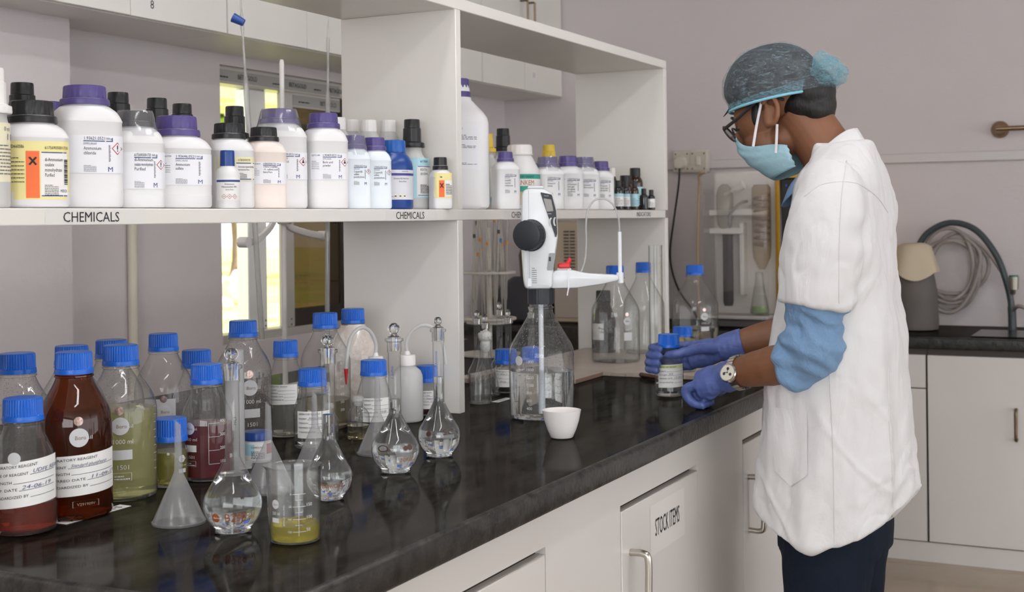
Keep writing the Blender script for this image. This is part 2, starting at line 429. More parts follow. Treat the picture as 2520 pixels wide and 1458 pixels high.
# outside the window
gm = mat('grass', (0.30, 0.42, 0.06), 0.9, noise_amt=0.5, nscale=0.9, col2=(0.55, 0.45, 0.22))
struct(build('ground', [(-20, YW+0.16, -0.1), (60, YW+0.16, -0.1), (60, 70, -0.1), (-20, 70, -0.1)], [(0, 1, 2, 3)], gm, smooth=0), 'sunlit grass outside the window')
def tree(loc, r, h, label, crown):
    t = thing('tree', label, 'tree', loc, group='trees outside the window')
    R = random.Random(int(loc[0]*10))
    pts = [(0.12*sin(i*1.3)*i/6, 0, h*i/8) for i in range(9)]
    MB().tube(pts, [r*(1.35-0.5*i/8) if i else r*1.7 for i in range(9)], 12).build('trunk', mat('bark', (0.30, 0.21, 0.16), 0.9, noise_amt=0.5, nscale=6, stretch=(1, 1, 0.3)), t)
    c = MB()
    for i in range(crown):
        q = (R.uniform(-2.6, 2.6), R.uniform(-2.4, 2.4), h+R.uniform(-1.2, 2.2))
        for k in range(26):
            p = Vector((q[0]+R.gauss(0, 0.5), q[1]+R.gauss(0, 0.5), q[2]+R.gauss(0, 0.4)))
            a, b = Vector((R.gauss(0, .2), R.gauss(0, .2), R.gauss(0, .2))), Vector((R.gauss(0, .2), R.gauss(0, .2), R.gauss(0, .2)))
            c.add([p, p+a, p+a+b, p+b], [(0, 1, 2, 3)])
    o = c.build('foliage', mat('leaves', (0.22, 0.34, 0.05), 0.7, noise_amt=0.4, nscale=2), t, smooth=0)
    return t
tree((25.85, 20.42, -0.1), 0.17, 4.0, 'tree with a bare grey brown trunk standing on the sunlit lawn', 90)
tree((33.5, 30.2, -0.1), 0.22, 3.2, 'leafy tree behind the lawn at the left edge of the window', 90)
M_STONE = mat('pale_stone', (0.62, 0.48, 0.42), 0.85, noise_amt=0.3, nscale=3)
def rock(loc, s, label, seed):
    R = random.Random(seed); m = MB().sphere((0, 0, s[2]*0.8), *s, 14, 9)
    m.v = [tuple(Vector(q)*(1+0.22*noise.noise(Vector(q)*2.2/max(s)+Vector((seed, 0, 0))))) for q in m.v]
    o = m.build('garden_stone', M_STONE); o.location = loc; o.rotation_euler = (0, 0, seed)
    tag(o, label, 'stone', 'stones on the lawn')
rock((19.3, 15.6, -0.15), (0.34, 0.3, 0.26), 'large pale round garden stone on the lawn', 1)
rock((18.2, 14.45, -0.15), (0.24, 0.3, 0.36), 'upright pale stone leaning right of the large one on the lawn', 2)
rock((17.0, 13.9, -0.15), (0.3, 0.2, 0.15), 'low flat garden stone lying nearest the window', 3)
# porch roof outside (white steel)
pr_ = thing('porch_roof', 'white corrugated porch roof on steel beams seen through the window top', 'roof', (0, 0, 0))
M_PORCH = mat('porch_white', (0.78, 0.70, 0.55), 0.6)
for i in range(26):
    x = 3.0+i*0.42
    MB().box(x, x+0.40, YW+0.5, 7.5, 2.3-0.02*(i % 2), 2.33).build('roof_sheet', M_PORCH, pr_)
MB().box(2.9, 13.9, 5.2, 5.28, 2.10, 2.28).build('beam', M_PORCH, pr_)
MB().tube([(5.0, 3.5, 2.28), (6.6, 7.4, 2.0)], 0.05, 8).build('beam', M_PORCH, pr_)
MB().tube([(7.9, 5.24, -0.1), (7.9, 5.24, 2.2)], 0.05, 10).build('post', M_PORCH, pr_)

# ------------------------------------------------------------------ ceiling tube lights
M_TUBE = mat('tube_glow', (0.97, 0.97, 1.0), 0.5, emit=22.0)
for i, (x, y, s) in enumerate(((0.6, 0.0, 'nearest the camera'), (2.6, -0.1, 'above the aisle in front of the bench'), (1.9, 1.15, 'above the island bench'), (0.2, 1.5, 'at the near end of the island bench'))):
    t = thing('ceiling_light', 'white twin tube ceiling light '+s, 'ceiling light', (x, y, ZC), group='ceiling tube lights')
    MB().box(-0.62, 0.62, -0.09, 0.09, -0.05, 0, 0.006).build('housing', M_CEIL, t)
    for dy in (-0.045, 0.045): MB().tube([(-0.59, dy, -0.068), (0.59, dy, -0.068)], 0.014, 10).build('tube', M_TUBE, t)

# ------------------------------------------------------------------ wall cabinets over the window
CY, CZ = 2.575, 1.907
M_DOOR = M_LAM
units = [(0.55, 1.85), (1.85, 3.212), (3.212, 4.06), (4.06, 4.895), (4.895, 5.715)]
seams = {0: 1.2, 1: 2.79, 2: 3.63, 3: 4.48, 4: 5.305}
desc = ['left of the one marked 8', 'bearing the number 8', 'above the window, right of the one marked 8', 'second from the end wall', 'marked 11 against the end wall']
for i, (a, b) in enumerate(units):
    c = thing('wall_cabinet', 'white laminate wall cabinet '+desc[i], 'cabinet', (0, 0, CZ), group='wall cabinets above the window')
    MB().box(a+0.001, b-0.001, CY+0.02, YW, 0, 0.75).build('body', M_LAM, c, smooth=0)
    s = seams[i]
    for k, (p, q) in enumerate(((a+0.003, s-0.0012), (s+0.0012, b-0.003))):
        d = MB().box(p, q, CY, CY+0.019, 0.002, 0.75, 0.0012).build('door', M_DOOR, c)
        hx = q-0.035 if k == 0 else p+0.035
        MB().tube(smooth_path([(hx, CY, 0.40), (hx, CY-0.034, 0.398), (hx, CY-0.036, 0.38), (hx, CY-0.036, 0.29), (hx, CY-0.034, 0.272), (hx, CY, 0.27)], 5), 0.005, 8).build('handle', mat('bronze_metal', (0.20, 0.14, 0.09), 0.35, metal=0.9), d)
        if i == 1 and k == 1:
            patch('number_sticker', flat(-CY), 2.845, 2.905, 0.02, 0.075, mat('number_film', (0.77, 0.745, 0.715), 0.35), d)
            Ink(flat(-CY), 0.0008).text('8', 2.868, 0.032, 0.024).build('lettering', M_INK, d)
        if i == 4 and k == 1:
            patch('number_sticker', flat(-CY), 5.37, 5.43, 0.05, 0.105, mat('number_film', (0.77, 0.745, 0.715), 0.35), d)
            Ink(flat(-CY), 0.0008).text('11', 5.387, 0.066, 0.024, width=0.022).build('lettering', M_INK, d)

# ------------------------------------------------------------------ island bench: worktop, cabinets, shelf rack
BZ = 0.90; BX0, BX1, BY0, BY1 = 1.145, 4.46, 0.878, 2.24
def granite():
    m, N, L = new_mat('black_granite'); p = N['Principled BSDF']
    tc = N.new('ShaderNodeTexCoord'); mp = N.new('ShaderNodeMapping'); mp.inputs['Scale'].default_value = (1.2, 4.0, 4.0)
    L.new(tc.outputs['Object'], mp.inputs[0])
    a = N.new('ShaderNodeTexNoise'); a.inputs['Scale'].default_value = 6; a.inputs['Detail'].default_value = 9; a.inputs['Roughness'].default_value = 0.7
    L.new(mp.outputs[0], a.inputs['Vector'])
    b = N.new('ShaderNodeTexNoise'); b.inputs['Scale'].default_value = 420; L.new(tc.outputs['Object'], b.inputs['Vector'])
    r1 = N.new('ShaderNodeValToRGB'); r1.color_ramp.elements[0].position = 0.35; r1.color_ramp.elements[1].position = 0.75
    r1.color_ramp.elements[0].color = (0.0035, 0.0032, 0.0028, 1); r1.color_ramp.elements[1].color = (0.034, 0.030, 0.025, 1)
    L.new(a.outputs[0], r1.inputs[0])
    r2 = N.new('ShaderNodeValToRGB'); r2.color_ramp.elements[0].position = 0.62; r2.color_ramp.elements[1].position = 0.78
    r2.color_ramp.elements[0].color = (0, 0, 0, 1); r2.color_ramp.elements[1].color = (1, 1, 1, 1); L.new(b.outputs[0], r2.inputs[0])
    mx = N.new('ShaderNodeMixRGB'); mx.inputs[2].default_value = (0.05, 0.045, 0.037, 1)
    L.new(r2.outputs[0], mx.inputs[0]); L.new(r1.outputs[0], mx.inputs[1]); L.new(mx.outputs[0], p.inputs['Base Color'])
    rr = N.new('ShaderNodeMapRange'); rr.inputs[3].default_value = 0.035; rr.inputs[4].default_value = 0.13
    L.new(a.outputs[0], rr.inputs[0]); L.new(rr.outputs[0], p.inputs['Roughness'])
    p.inputs['Specular IOR Level'].default_value = 0.0; p.inputs['Roughness'].default_value = 0.9
    for l in list(L):
        if l.to_socket == p.inputs['Roughness']: L.remove(l)
    gl = N.new('ShaderNodeBsdfGlossy'); gl.inputs[0].default_value = (1, 0.97, 0.93, 1); L.new(rr.outputs[0], gl.inputs['Roughness'])
    mxs = N.new('ShaderNodeMixShader'); mxs.inputs[0].default_value = 0.085        # waxed stone: even, weak polish
    L.new(p.outputs[0], mxs.inputs[1]); L.new(gl.outputs[0], mxs.inputs[2]); L.new(mxs.outputs[0], N['Material Output'].inputs[0])
    MATS['granite'] = m
    return m
M_GR = granite()
M_GRE = mat('granite_edge', (0.035, 0.032, 0.027), 0.35, noise_amt=0.85, nscale=45, bump=0.5, bscale=90)
def slab(name, x0, x1, y0, y1, z0, z1, label, cat):
    t = thing(name, label, cat)
    MB().box(x0+0.012, x1-0.012, y0+0.012, y1-0.012, z0, z1).build('top_slab', M_GR, t, smooth=0)
    # rounded nosing along the exposed edges
    h = z1-z0; pr = [(0.012, z1)]+[(0.012-0.012*sin(a), z1-0.010+0.010*cos(a)) for a in (0.5, 1.0, 1.57)]+[(0.0, z0+0.006), (0.004, z0), (0.012, z0)]
    m2 = MB()
    loop = []
    for d, z in pr: loop.append([(x0+d, y0+d, z), (x1-d, y0+d, z), (x1-d, y1-d, z), (x0+d, y1-d, z)])
    V = [p for l in loop for p in l]
    F = [(i*4+k, (i+1)*4+k, (i+1)*4+(k+1) % 4, i*4+(k+1) % 4) for i in range(len(loop)-1) for k in range(4)]
    m2.add(V, F); m2.build('edge_nosing', M_GRE, t, smooth=50)
    return t
slab('bench_worktop', BX0, BX1, BY0, BY1, 0.858, BZ, 'polished black granite island worktop carrying the glassware', 'worktop')

def u_handle(x, y, z0, z1, r, parent, m=None, out=0.036):
    MB().tube(smooth_path([(x, y, z1), (x, y-out*0.75, z1), (x, y-out, z1-0.012), (x, y-out, (z0+z1)/2), (x, y-out, z0+0.012), (x, y-out*0.75, z0), (x, y, z0)], 6), r, 12).build('handle', m or M_STEEL, parent)
FY = 0.915
bounds = [(1.175, 1.60, None), (1.60, 2.10, (1.62, 1.938)), (2.10, 2.89, (2.275, 2.719)), (2.89, 3.70, (3.065, 3.50)), (3.70, 4.43, (3.86, 4.30))]
bd = ['at the near corner of the island', 'with the half hidden door left of the one labelled STOCK ITEMS', 'with the STOCK ITEMS sign on its door', 'beside the person in the white coat', 'at the far end of the island']
for i, (a, b, dr) in enumerate(bounds):
    c = thing('base_cabinet', 'white laminate base cabinet '+bd[i], 'cabinet', group='base cabinets under the island worktop')
    m = MB()
    if dr:
        x0, x1 = dr; zt = 0.775; g = 0.004
        m.box(a, x0-g, FY, FY+0.02, 0.0, 0.858).box(x1+g, b, FY, FY+0.02, 0.0, 0.858).box(x0-g, x1+g, FY, FY+0.02, zt+0.012, 0.858).box(x0-g, x1+g, FY, FY+0.02, 0, 0.09)
        m.box(a, b, FY+0.045, 1.53, 0.0, 0.855)
        m.build('carcass', M_LAMD, c, smooth=0)
        d = MB().box(x0, x1, FY-0.001, FY+0.018, 0.095, zt, 0.0015).build('door', M_LAMD, c)
        MB().box(x0-0.006, x1+0.006, FY+0.019, FY+0.03, 0.09, zt+0.014).build('joint_shade_panel', M_GAP, c)  # dark sheet paints the shade in the gap around the door
        if i == 2:
            patch('sign', flat(-FY+0.001), 2.425, 2.63, 0.655, 0.755, mat('sign_film', (0.70, 0.675, 0.645), 0.3), d, e=0.0004, n=1)
            Ink(flat(-FY+0.001), 0.0009).text('STOCK ITEMS', 2.452, 0.690, 0.035, width=0.145).build('lettering', M_INK, d)
        if i in (1, 2, 3): u_handle(x0+0.043, FY-0.001, 0.545 if i == 2 else 0.56, 0.69, 0.007, d)
    else:
        m.box(a, b, FY, 1.53, 0.0, 0.858).build('carcass', M_LAMD, c, smooth=0)
c = thing('base_cabinet', 'white laminate carcass forming the window side of the island', 'cabinet')
MB().box(1.175, 4.43, 1.535, 2.20, 0.0, 0.858).build('carcass', M_LAMD, c, smooth=0)

SY0, SY1 = 1.387, 1.688; SZ0, SZ1 = 1.325, 1.349; TZ0, TZ1 = 1.790, 1.816
rk = thing('reagent_shelf_rack', 'white laminate two level reagent shelf rack standing along the island bench', 'shelf', (0, 0, 0))
M_EDGE = mat('shelf_edge_band', (0.70, 0.68, 0.65), 0.4, noise_amt=0.08, nscale=8)
MB().box(1.17, 3.848, SY0, SY1, SZ0, SZ1, 0.0015).build('shelf_board', M_LAM, rk)
MB().box(1.17, 3.871, SY0, SY1, TZ0, TZ1, 0.0015).build('top_board', M_LAM, rk)
for x in (1.17, 2.512, 3.848):
    MB().box(x, x+0.023, SY0, SY1, SZ1, TZ0, 0.0012).build('upright', M_LAM, rk)
    MB().box(x, x+0.023, SY0, SY1, BZ, SZ0, 0.0012).build('upright', M_LAM, rk)
def shelf_sign(x0, x1, t, tx0, tx1, h, z):
    s = patch('sign_strip', flat(-SY0), x0, x1, SZ0+0.001, SZ1-0.001, mat('sign_paper', (0.72, 0.70, 0.67), 0.5), rk, e=0.0004, n=1)
    Ink(flat(-SY0), 0.0009).text(t, tx0, z, h, width=tx1-tx0).build('lettering', M_INK, s)
shelf_sign(1.33, 1.53, 'CHEMICALS', 1.362, 1.473, 0.0145, 1.3295)
shelf_sign(2.215, 2.42, 'CHEMICALS', 2.253, 2.366, 0.0145, 1.3295)
shelf_sign(2.735, 2.94, 'CHEMICALS', 2.774, 2.89, 0.0145, 1.3295)
shelf_sign(3.56, 3.74, 'INDICATORS', 3.597, 3.715, 0.0135, 1.330)

# ------------------------------------------------------------------ counter along the end wall
KX = 5.148
slab('sink_counter_top', KX-0.02, XW, -1.6, 2.86, 0.815, 0.86, 'black granite counter along the end wall with the sink', 'worktop')
cb = [(2.86, 2.0), (2.0, 1.42), (1.42, 0.815), (0.815, 0.21), (0.21, -0.4)]
nm = ['in the window corner', 'left of the person behind the instrument', 'with a drawer behind the white coat', 'under the sink with a slim handle', 'furthest right along the end wall']
for i, (a, b) in enumerate(cb):
    c = thing('sink_cabinet', 'cream laminate counter cabinet '+nm[i], 'cabinet', group='cabinets under the end wall counter')
    MB().box(KX+0.022, XW-0.002, b+0.001, a-0.001, 0.075, 0.8145).build('carcass', M_GAP, c, smooth=0)
    if i == 2:
        dd = MB().box(KX, KX+0.02, b+0.004, a-0.004, 0.665, 0.79, 0.001).build('drawer', M_LAMD, c)
        d = MB().box(KX, KX+0.02, b+0.004, a-0.004, 0.08, 0.66, 0.001).build('door', M_LAMD, c)
    else:
        d = MB().box(KX, KX+0.02, b+0.004, a-0.004, 0.08, 0.79, 0.001).build('door', M_LAMD, c)
        MB().tube(smooth_path([(KX, b+0.285, 0.60), (KX-0.03, b+0.285, 0.598), (KX-0.032, b+0.285, 0.545), (KX-0.03, b+0.285, 0.492), (KX, b+0.285, 0.49)], 5), 0.006, 8).build('handle', mat('bronze_metal', (0.2, 0.14, 0.09), 0.35, metal=0.9), d)
MB_k = MB().box(KX+0.012, XW-0.002, -1.6, 2.86, 0, 0.074).build('plinth', M_LAMD)
struct(MB_k, 'cream plinth strip under the end wall cabinets'); MB_k.name = 'baseboard_back'
# ------------------------------------------------------------------ plastic reagent jars on the shelf
M_JAR = mat('white_hdpe', (0.74, 0.735, 0.74), 0.38, bump=0.015, bscale=40)
M_JARG = mat('grey_hdpe', (0.52, 0.52, 0.505), 0.4)
M_JARB = mat('bluish_hdpe', (0.74, 0.80, 0.85), 0.38)
M_JARP = mat('pink_hdpe', (0.84, 0.74, 0.68), 0.4, noise_amt=0.08, nscale=15)
M_PURP = mat('purple_cap', (0.085, 0.062, 0.22), 0.35)
M_BLK = mat('black_cap', (0.014, 0.014, 0.016), 0.35)
M_BLU = mat('royal_blue_plastic', (0.012, 0.055, 0.25), 0.28)
M_WCAP = mat('white_cap', (0.80, 0.78, 0.76), 0.4)
M_YCAP = mat('yellow_cap', (0.72, 0.50, 0.06), 0.4)
M_LILAC = mat('lilac_label', (0.79, 0.795, 0.835), 0.45)
M_YEL = mat('yellow_label', (0.80, 0.72, 0.32), 0.5)
M_RED = mat('red_ink', (0.45, 0.03, 0.04), 0.5)
M_ORG = mat('orange_ink', (0.85, 0.16, 0.04), 0.5)
M_LBLUE = mat('light_blue_label', (0.40, 0.66, 0.74), 0.5)
M_WRAP = shell_glass('shrink_film', (0.93, 0.93, 0.94), 0.10, 1.6, 0.12, hazecol=(0.75, 0.75, 0.78))
def sq(hx, hy, p):
    def f(u, v, e=0.0):
        t = min(abs(u)/hx, 0.985)
        return (u, -hy*(1-t**p)**(1/p)-e, v)
    return f
def cap_mesh(r, z0, z1, rings=True, rib=0.03, taper=0.97, tamper=True):
    m = MB(); h = z1-z0
    if tamper:
        zt = z0+h*0.32
        m.lathe([(r*1.0, z0), (r*1.13, z0), (r*1.14, z0+h*0.05), (r*1.12, zt-h*0.04), (r*1.08, zt), (r*1.0, zt)], 64)
        z0 = zt+h*0.03
    m.lathe([(r*0.98, z0), (r, z0+0.001), (r*taper, z1-0.003), (r*taper*0.97, z1-0.001), (r*taper*0.92, z1)], 64, rib=(1, 2, rib))
    return m
def diamond(i_r, i_k, u, v, s, mark):
    q = [(u, v-s), (u+s, v), (u, v+s), (u-s, v)]
    i_r.ring(q, 0.84)
    if mark == '!': i_k.bar(u-s*0.09, u+s*0.09, v-s*0.15, v+s*0.5).bar(u-s*0.09, u+s*0.09, v-s*0.45, v-s*0.27)
    elif mark == 'h': i_k.disc(u, v+s*0.32, s*0.16, n=10).poly([(u-s*0.35, v-s*0.3), (u+s*0.35, v-s*0.3), (u+s*0.15, v+s*0.15), (u-s*0.15, v+s*0.15)])
    elif mark: i_k.bar(u-s*0.3, u+s*0.3, v-s*0.08, v+s*0.08)
def label_white(t, f, hx, z0, z1, code, brand, lines, pict, side, seed=1, box=True, wt=1.0):
    """printed wrap-round label in the style of the big white jars"""
    lb = patch('label', f, -hx*0.93, hx*0.93, z0, z1, M_LILAC, t, n=14) if box else t
    k = Ink(f, 0.0007); nv = Ink(f, 0.0007); gr = Ink(f, 0.0007); rd = Ink(f, 0.0007)
    H = z1-z0; W = hx*2; u0 = -hx*0.42
    k.text(code, u0, z1-H*0.12, H*0.085, width=W*0.34*wt)
    k.text('500 g', u0+W*0.36, z1-H*0.11, H*0.06, width=W*0.09)
    nv.bar(u0, u0+W*0.34, z1-H*0.165, z1-H*0.140).bar(u0+W*0.36, u0+W*0.47, z1-H*0.165, z1-H*0.14).bar(u0+W*0.455, u0+W*0.47, z1-H*0.165, z1-H*0.06)
    v = z1-H*0.25
    if brand: gr.text(brand, u0, v, H*0.058, width=W*0.21); v -= H*0.135
    for s in lines: k.text(s, u0, v, H*0.088, width=min(W*0.38, glyphs(s)[2]*H*0.088/0.7*0.8)); v -= H*0.125
    gr.lines(u0, u0+W*0.2, z0+H*0.04, z0+H*0.22, 7, 0.4, seed)
    for j in range(13): k.bar(u0+W*0.40, u0+W*(0.425+0.004*(j % 3)), z1-H*0.27-j*H*0.035, z1-H*0.253-j*H*0.035)
    nv.text('M', u0+W*0.38, z0+H*0.04, H*0.13, width=W*0.085)
    if pict: diamond(rd, k, hx*0.68, z1-H*0.34, min(H*0.17, hx*0.20), pict)
    if side: k.text(side, -hx*0.90, z1-H*0.11, H*0.055, width=W*0.17); gr.lines(-hx*0.9, -hx*0.6, z1-H*0.6, z1-H*0.25, 5, 0.25, seed+3)
    k.build('lettering', M_INK, lb); nv.build('navy_print', M_NAVY, lb); gr.build('fine_print', M_GINK, lb)
    if pict: rd.build('hazard_diamond', M_RED, lb)
    return lb
def square_jar(label, x, y, wapp, h, cap, bm, off=20, cf=0.22, sf=0.14, capf=0.345, wrap=False, group=None, name='chemical_jar', power=4.6):
    w = wapp*0.84; hx = w/2
    t = thing(name, label, 'jar', (x, y, SZ1+0.0006), face_cam(x, y, off), group or 'chemical jars on the shelf')
    zb = h*(1-cf-sf); zn = h*(1-cf); rc = w*capf
    R = [(0, hx*0.86, hx*0.86, power, 0, 0), (h*0.012, hx*0.96, hx*0.96, power, 0, 0), (h*0.035, hx, hx, power, 0, 0), (zb*0.22, hx, hx, power, 0, 0), (zb*0.225, hx*0.992, hx*0.992, power, 0, 0),
         (zb-0.001, hx*0.992, hx*0.992, power, 0, 0), (zb, hx*1.004, hx*1.004, power, 0, 0), (zb+0.0015, hx*1.004, hx*1.004, power, 0, 0)]
    for k in range(1, 9):
        q = k/8; s = hx+(rc*1.02-hx)*(q**1.35); R.append((zb+(zn-zb)*(0.98*sin(q*pi/2)**0.9 if q < 1 else 1), s, s, power+(2-power)*min(1, q*1.5), 0, 0))
    R.append((h*0.97, rc*0.8, rc*0.8, 2, 0, 0))
    MB().loft(R, 48).build('body', bm, t, smooth=35)
    cap_mesh(rc, zn+0.001, h).build('cap', cap, t, smooth=30)
    if wrap:
        MB().lathe([(hx*1.03, zb+(zn-zb)*0.45), (rc*1.25, zn), (rc*1.17, zn+(h-zn)*0.35), (rc*1.06, h-0.004), (rc*0.98, h+0.001)], 40, close=False).build('plastic_wrap', M_WRAP, t, smooth=60)
    return t, sq(hx, hx, power), hx, zb
def tall_cap_bottle(label, x, y, r, h, bm, capm=None, cr=0.0195, group='bottles with tall caps behind the jars', fl=1.38, ch=0.05, face=True):
    t = thing('reagent_bottle', label, 'bottle', (x, y, SZ1+0.0006), face_cam(x, y, 8), group)
    zc = h-ch; zf = zc-0.010
    P = [(r*0.9, 0), (r*0.98, 0.002), (r, 0.006), (r, zf-0.055), (r*0.97, zf-0.042), (r*0.86, zf-0.03), (cr*1.15, zf-0.016), (cr*1.05, zf-0.008), (cr*1.05, zf+0.002)]
    MB().lathe(P, 36).build('body', bm, t, smooth=50)
    MB().lathe([(cr, zf-0.002), (cr*fl, zf-0.002), (cr*(fl+0.03), zf), (cr*fl, zc-0.002), (cr*1.1, zc), (cr*1.03, zc+0.001), (cr, zc+ch*0.6), (cr*0.90, zc+ch*0.63), (cr*0.88, h-0.002), (cr*0.83, h)], 48, rib=(5, 6, 0.025)).build('cap', capm or M_BLK, t, smooth=35)
    return t, cyl(r), r, zf-0.055

E_ = 'EMPLURA®'
# leftmost, cut by the frame
t, f, hx, zb = tall_cap_bottle('grey translucent bottle with cream label cut off by the left picture edge', 1.270, 1.422, 0.0240, 0.19, M_JARG, capm=M_WCAP, group='chemical jars on the shelf')
lb = patch('label', f, -0.03, 0.042, 0.035, 0.115, mat('cream_label', (0.76, 0.71, 0.52), 0.5), t)
Ink(f, 0.0008).lines(0.0, 0.036, 0.045, 0.088, 9, 0.35).text('0 ml', 0.014, 0.104, 0.006, width=0.012).bar(0.02, 0.034, 0.092, 0.10).build('fine_print', M_GINK, lb)
# S1 yellow label
t, f, hx, zb = square_jar('short white jar with wide black cap, yellow label and orange hazard panel', 1.367, 1.450, 0.108, 0.1533, M_BLK, M_JAR, cf=0.215, off=16)
lb = patch('label', f, -hx*0.93, hx*0.93, 0.012, 0.094, M_YEL, t, n=14)
patch('white_panel', f, -hx*0.02, hx*0.82, 0.016, 0.079, M_PAPER, lb, e=0.0006, n=6)
patch('orange_panel', f, -hx*0.47, -hx*0.06, 0.014, 0.080, M_ORG, lb, e=0.0006, n=3)
k = Ink(f, 0.001); n_ = Ink(f, 0.001)
for j, s in enumerate(('di-Ammonium', 'oxalate', 'monohydrate', 'Purified')): k.text(s, hx*0.10, 0.066-j*0.0073, 0.0050, squeeze=0.62)
for a in (0.8, -0.8): k.poly([(-hx*0.265-0.006, 0.066-a*0.006), (-hx*0.265-0.0035, 0.066-a*0.0075), (-hx*0.265+0.006, 0.066+a*0.006), (-hx*0.265+0.0035, 0.066+a*0.0075)][::(1 if a > 0 else -1)])
k.text('61756905001730', hx*0.10, 0.083, 0.0042, width=0.034).text('SD660586', -hx*0.92, 0.084, 0.0045, width=0.018).lines(hx*0.09, hx*0.52, 0.018, 0.034, 7, 0.35).lines(-hx*0.92, -hx*0.52, 0.036, 0.075, 7, 0.2, 4)
for j in range(16): k.bar(hx*0.84-0.006, hx*0.84-0.0005, 0.033+j*0.0023, 0.0342+j*0.0023+0.0004*(j % 3))
Ink(f, 0.001).bar(hx*0.0, hx*0.8, 0.0775, 0.079, 4).build('rule', M_NAVY, lb); Ink(f, 0.001).bar(hx*0.0, hx*0.8, 0.0165, 0.018, 4).build('rule', M_NAVY, lb); n_.text('MERCK', hx*0.58, 0.022, 0.0042, width=0.010)
k.build('lettering', M_INK, lb); n_.build('navy_print', M_NAVY, lb)
tall_cap_bottle('white bottle with tall black cap behind the yellow labelled jar', 1.486, 1.595, 0.038, 0.1985, M_JAR)
square_jar('white jar with purple cap hidden behind the tall Ammonium chloride jar', 1.578, 1.636, 0.075, 0.178, M_PURP, M_JAR)
t, f, hx, zb = square_jar('tall white jar with purple cap labelled Ammonium chloride', 1.476, 1.455, 0.1126, 0.1847, M_PURP, M_JAR, cf=0.165, capf=0.34)
label_white(t, f, hx, 0.052, 0.108, '1.93621.0521', E_, ('Ammonium', 'chloride'), '!', '', 1)
t, f, hx, zb = square_jar('white jar with black cap sealed in clear film next to the Ammonium chloride jar', 1.5705, 1.443, 0.0928, 0.1524, M_BLK, M_JAR, cf=0.17, wrap=True, sf=0.17)
label_white(t, f, hx, 0.030, 0.087, '61756905001730', '', ('di-Ammonium', 'oxalate monohydrate', 'Purified'), '!', '', 2)
t, f, hx, zb = square_jar('white jar with purple cap labelled Ammonium sulfate', 1.675, 1.450, 0.1149, 0.1517, M_PURP, M_JAR, cf=0.225)
label_white(t, f, hx, 0.038, 0.088, '1.93646.0521', E_, ('Ammonium', 'sulfate'), None, 'SD663709', 3)
for x, y, h, s in ((1.69, 1.59, 0.1999, 'behind the film sealed black capped jar'), (1.797, 1.60, 0.199, 'left of the pair behind the Ammonium sulfate jar'), (1.882, 1.616, 0.196, 'right of the pair behind the Ammonium sulfate jar'), (2.01, 1.597, 0.1996, 'behind the yellow banded jar near the window')):
    tall_cap_bottle('white bottle with tall black cap '+s, x, y, 0.037, h, M_JAR)
square_jar('white jar with purple cap behind the small blue capped bottle', 1.945, 1.565, 0.058, 0.139, M_PURP, M_JAR)
# S5 small bottle
def round_jar(label, x, y, r, h, capm, bm, cf=0.25, cr=0.62, off=8, group='small bottles on the shelf', name='chemical_bottle', tamper=False, sh=0.16):
    t = thing(name, label, 'bottle', (x, y, SZ1+0.0006), face_cam(x, y, off), group)
    zc = h*(1-cf); zs = zc-h*sh
    MB().lathe([(r*0.9, 0), (r*0.98, h*0.012), (r, h*0.03), (r, zs), (r*0.96, zs+h*sh*0.35), (r*0.82, zs+h*sh*0.7), (r*cr*1.02, zs+h*sh*0.9), (r*cr*0.95, zc), (r*cr*0.9, h*0.98)], 36).build('body', bm, t, smooth=50)
    cap_mesh(r*cr, zc, h, tamper=tamper).build('cap', capm, t, smooth=30)
    return t, cyl(r), r, zs
t, f, r, zb = round_jar('small white bottle with blue cap labelled Ammonium Metavanadate', 1.756, 1.4115, 0.0205, 0.098, M_BLU, M_JAR, cf=0.27, cr=0.6)
lb = patch('label', f, -0.024, 0.024, 0.014, 0.052, M_PAPER, t)
Ink(f, 0.0007).bar(-0.0235, 0.0235, 0.0445, 0.048, 6).build('navy_print', M_NAVY, lb)
k = Ink(f, 0.0008); k.text('Ammonium', 0, 0.0395, 0.0028, 'c', 0.85).text('Metavanadate 98%', 0, 0.0350, 0.0028, 'c', width=0.026).text('Extra Pure', 0, 0.0305, 0.0024, 'c', 0.85); k.build('lettering', M_INK, lb)
k = Ink(f, 0.0008); kk = Ink(f, 0.0008)
for u in (-0.009, 0.0, 0.009): diamond(k, kk, u, 0.020, 0.0042, 'x')
k.build('hazard_diamond', M_RED, lb); kk.build('pictogram', M_INK, lb)
# S6 yellow band
t, f, hx, zb = square_jar('white jar with a pale yellow band label and wide black cap', 1.811, 1.452, 0.0889, 0.1486, M_BLK, M_JAR, cf=0.19)
lb = patch('label', f, -hx*0.95, hx*0.95, 0.048, 0.089, mat('pale_yellow_label', (0.80, 0.75, 0.45), 0.5), t, n=14)
patch('white_panel', f, -hx*0.05, hx*0.9, 0.050, 0.079, M_PAPER, lb, e=0.0006, n=6)
k = Ink(f, 0.001); k.text('Ammonium heptamolybdate', hx*0.06, 0.0705, 0.0034, width=0.030).text('tetrahydrate Pure', hx*0.06, 0.0655, 0.0034, width=0.02).lines(hx*0.06, hx*0.48, 0.0525, 0.0625, 5, 0.4).text('61780205001730', hx*0.06, 0.082, 0.0036, width=0.022).lines(-hx*0.5, -hx*0.22, 0.056, 0.07, 4, 0.25)
for v_ in (0.0775, 0.050): Ink(f, 0.001).bar(-hx*0.03, hx*0.88, v_, v_+0.0015, 4).build('rule', M_NAVY, lb)
k.build('lettering', M_INK, lb)
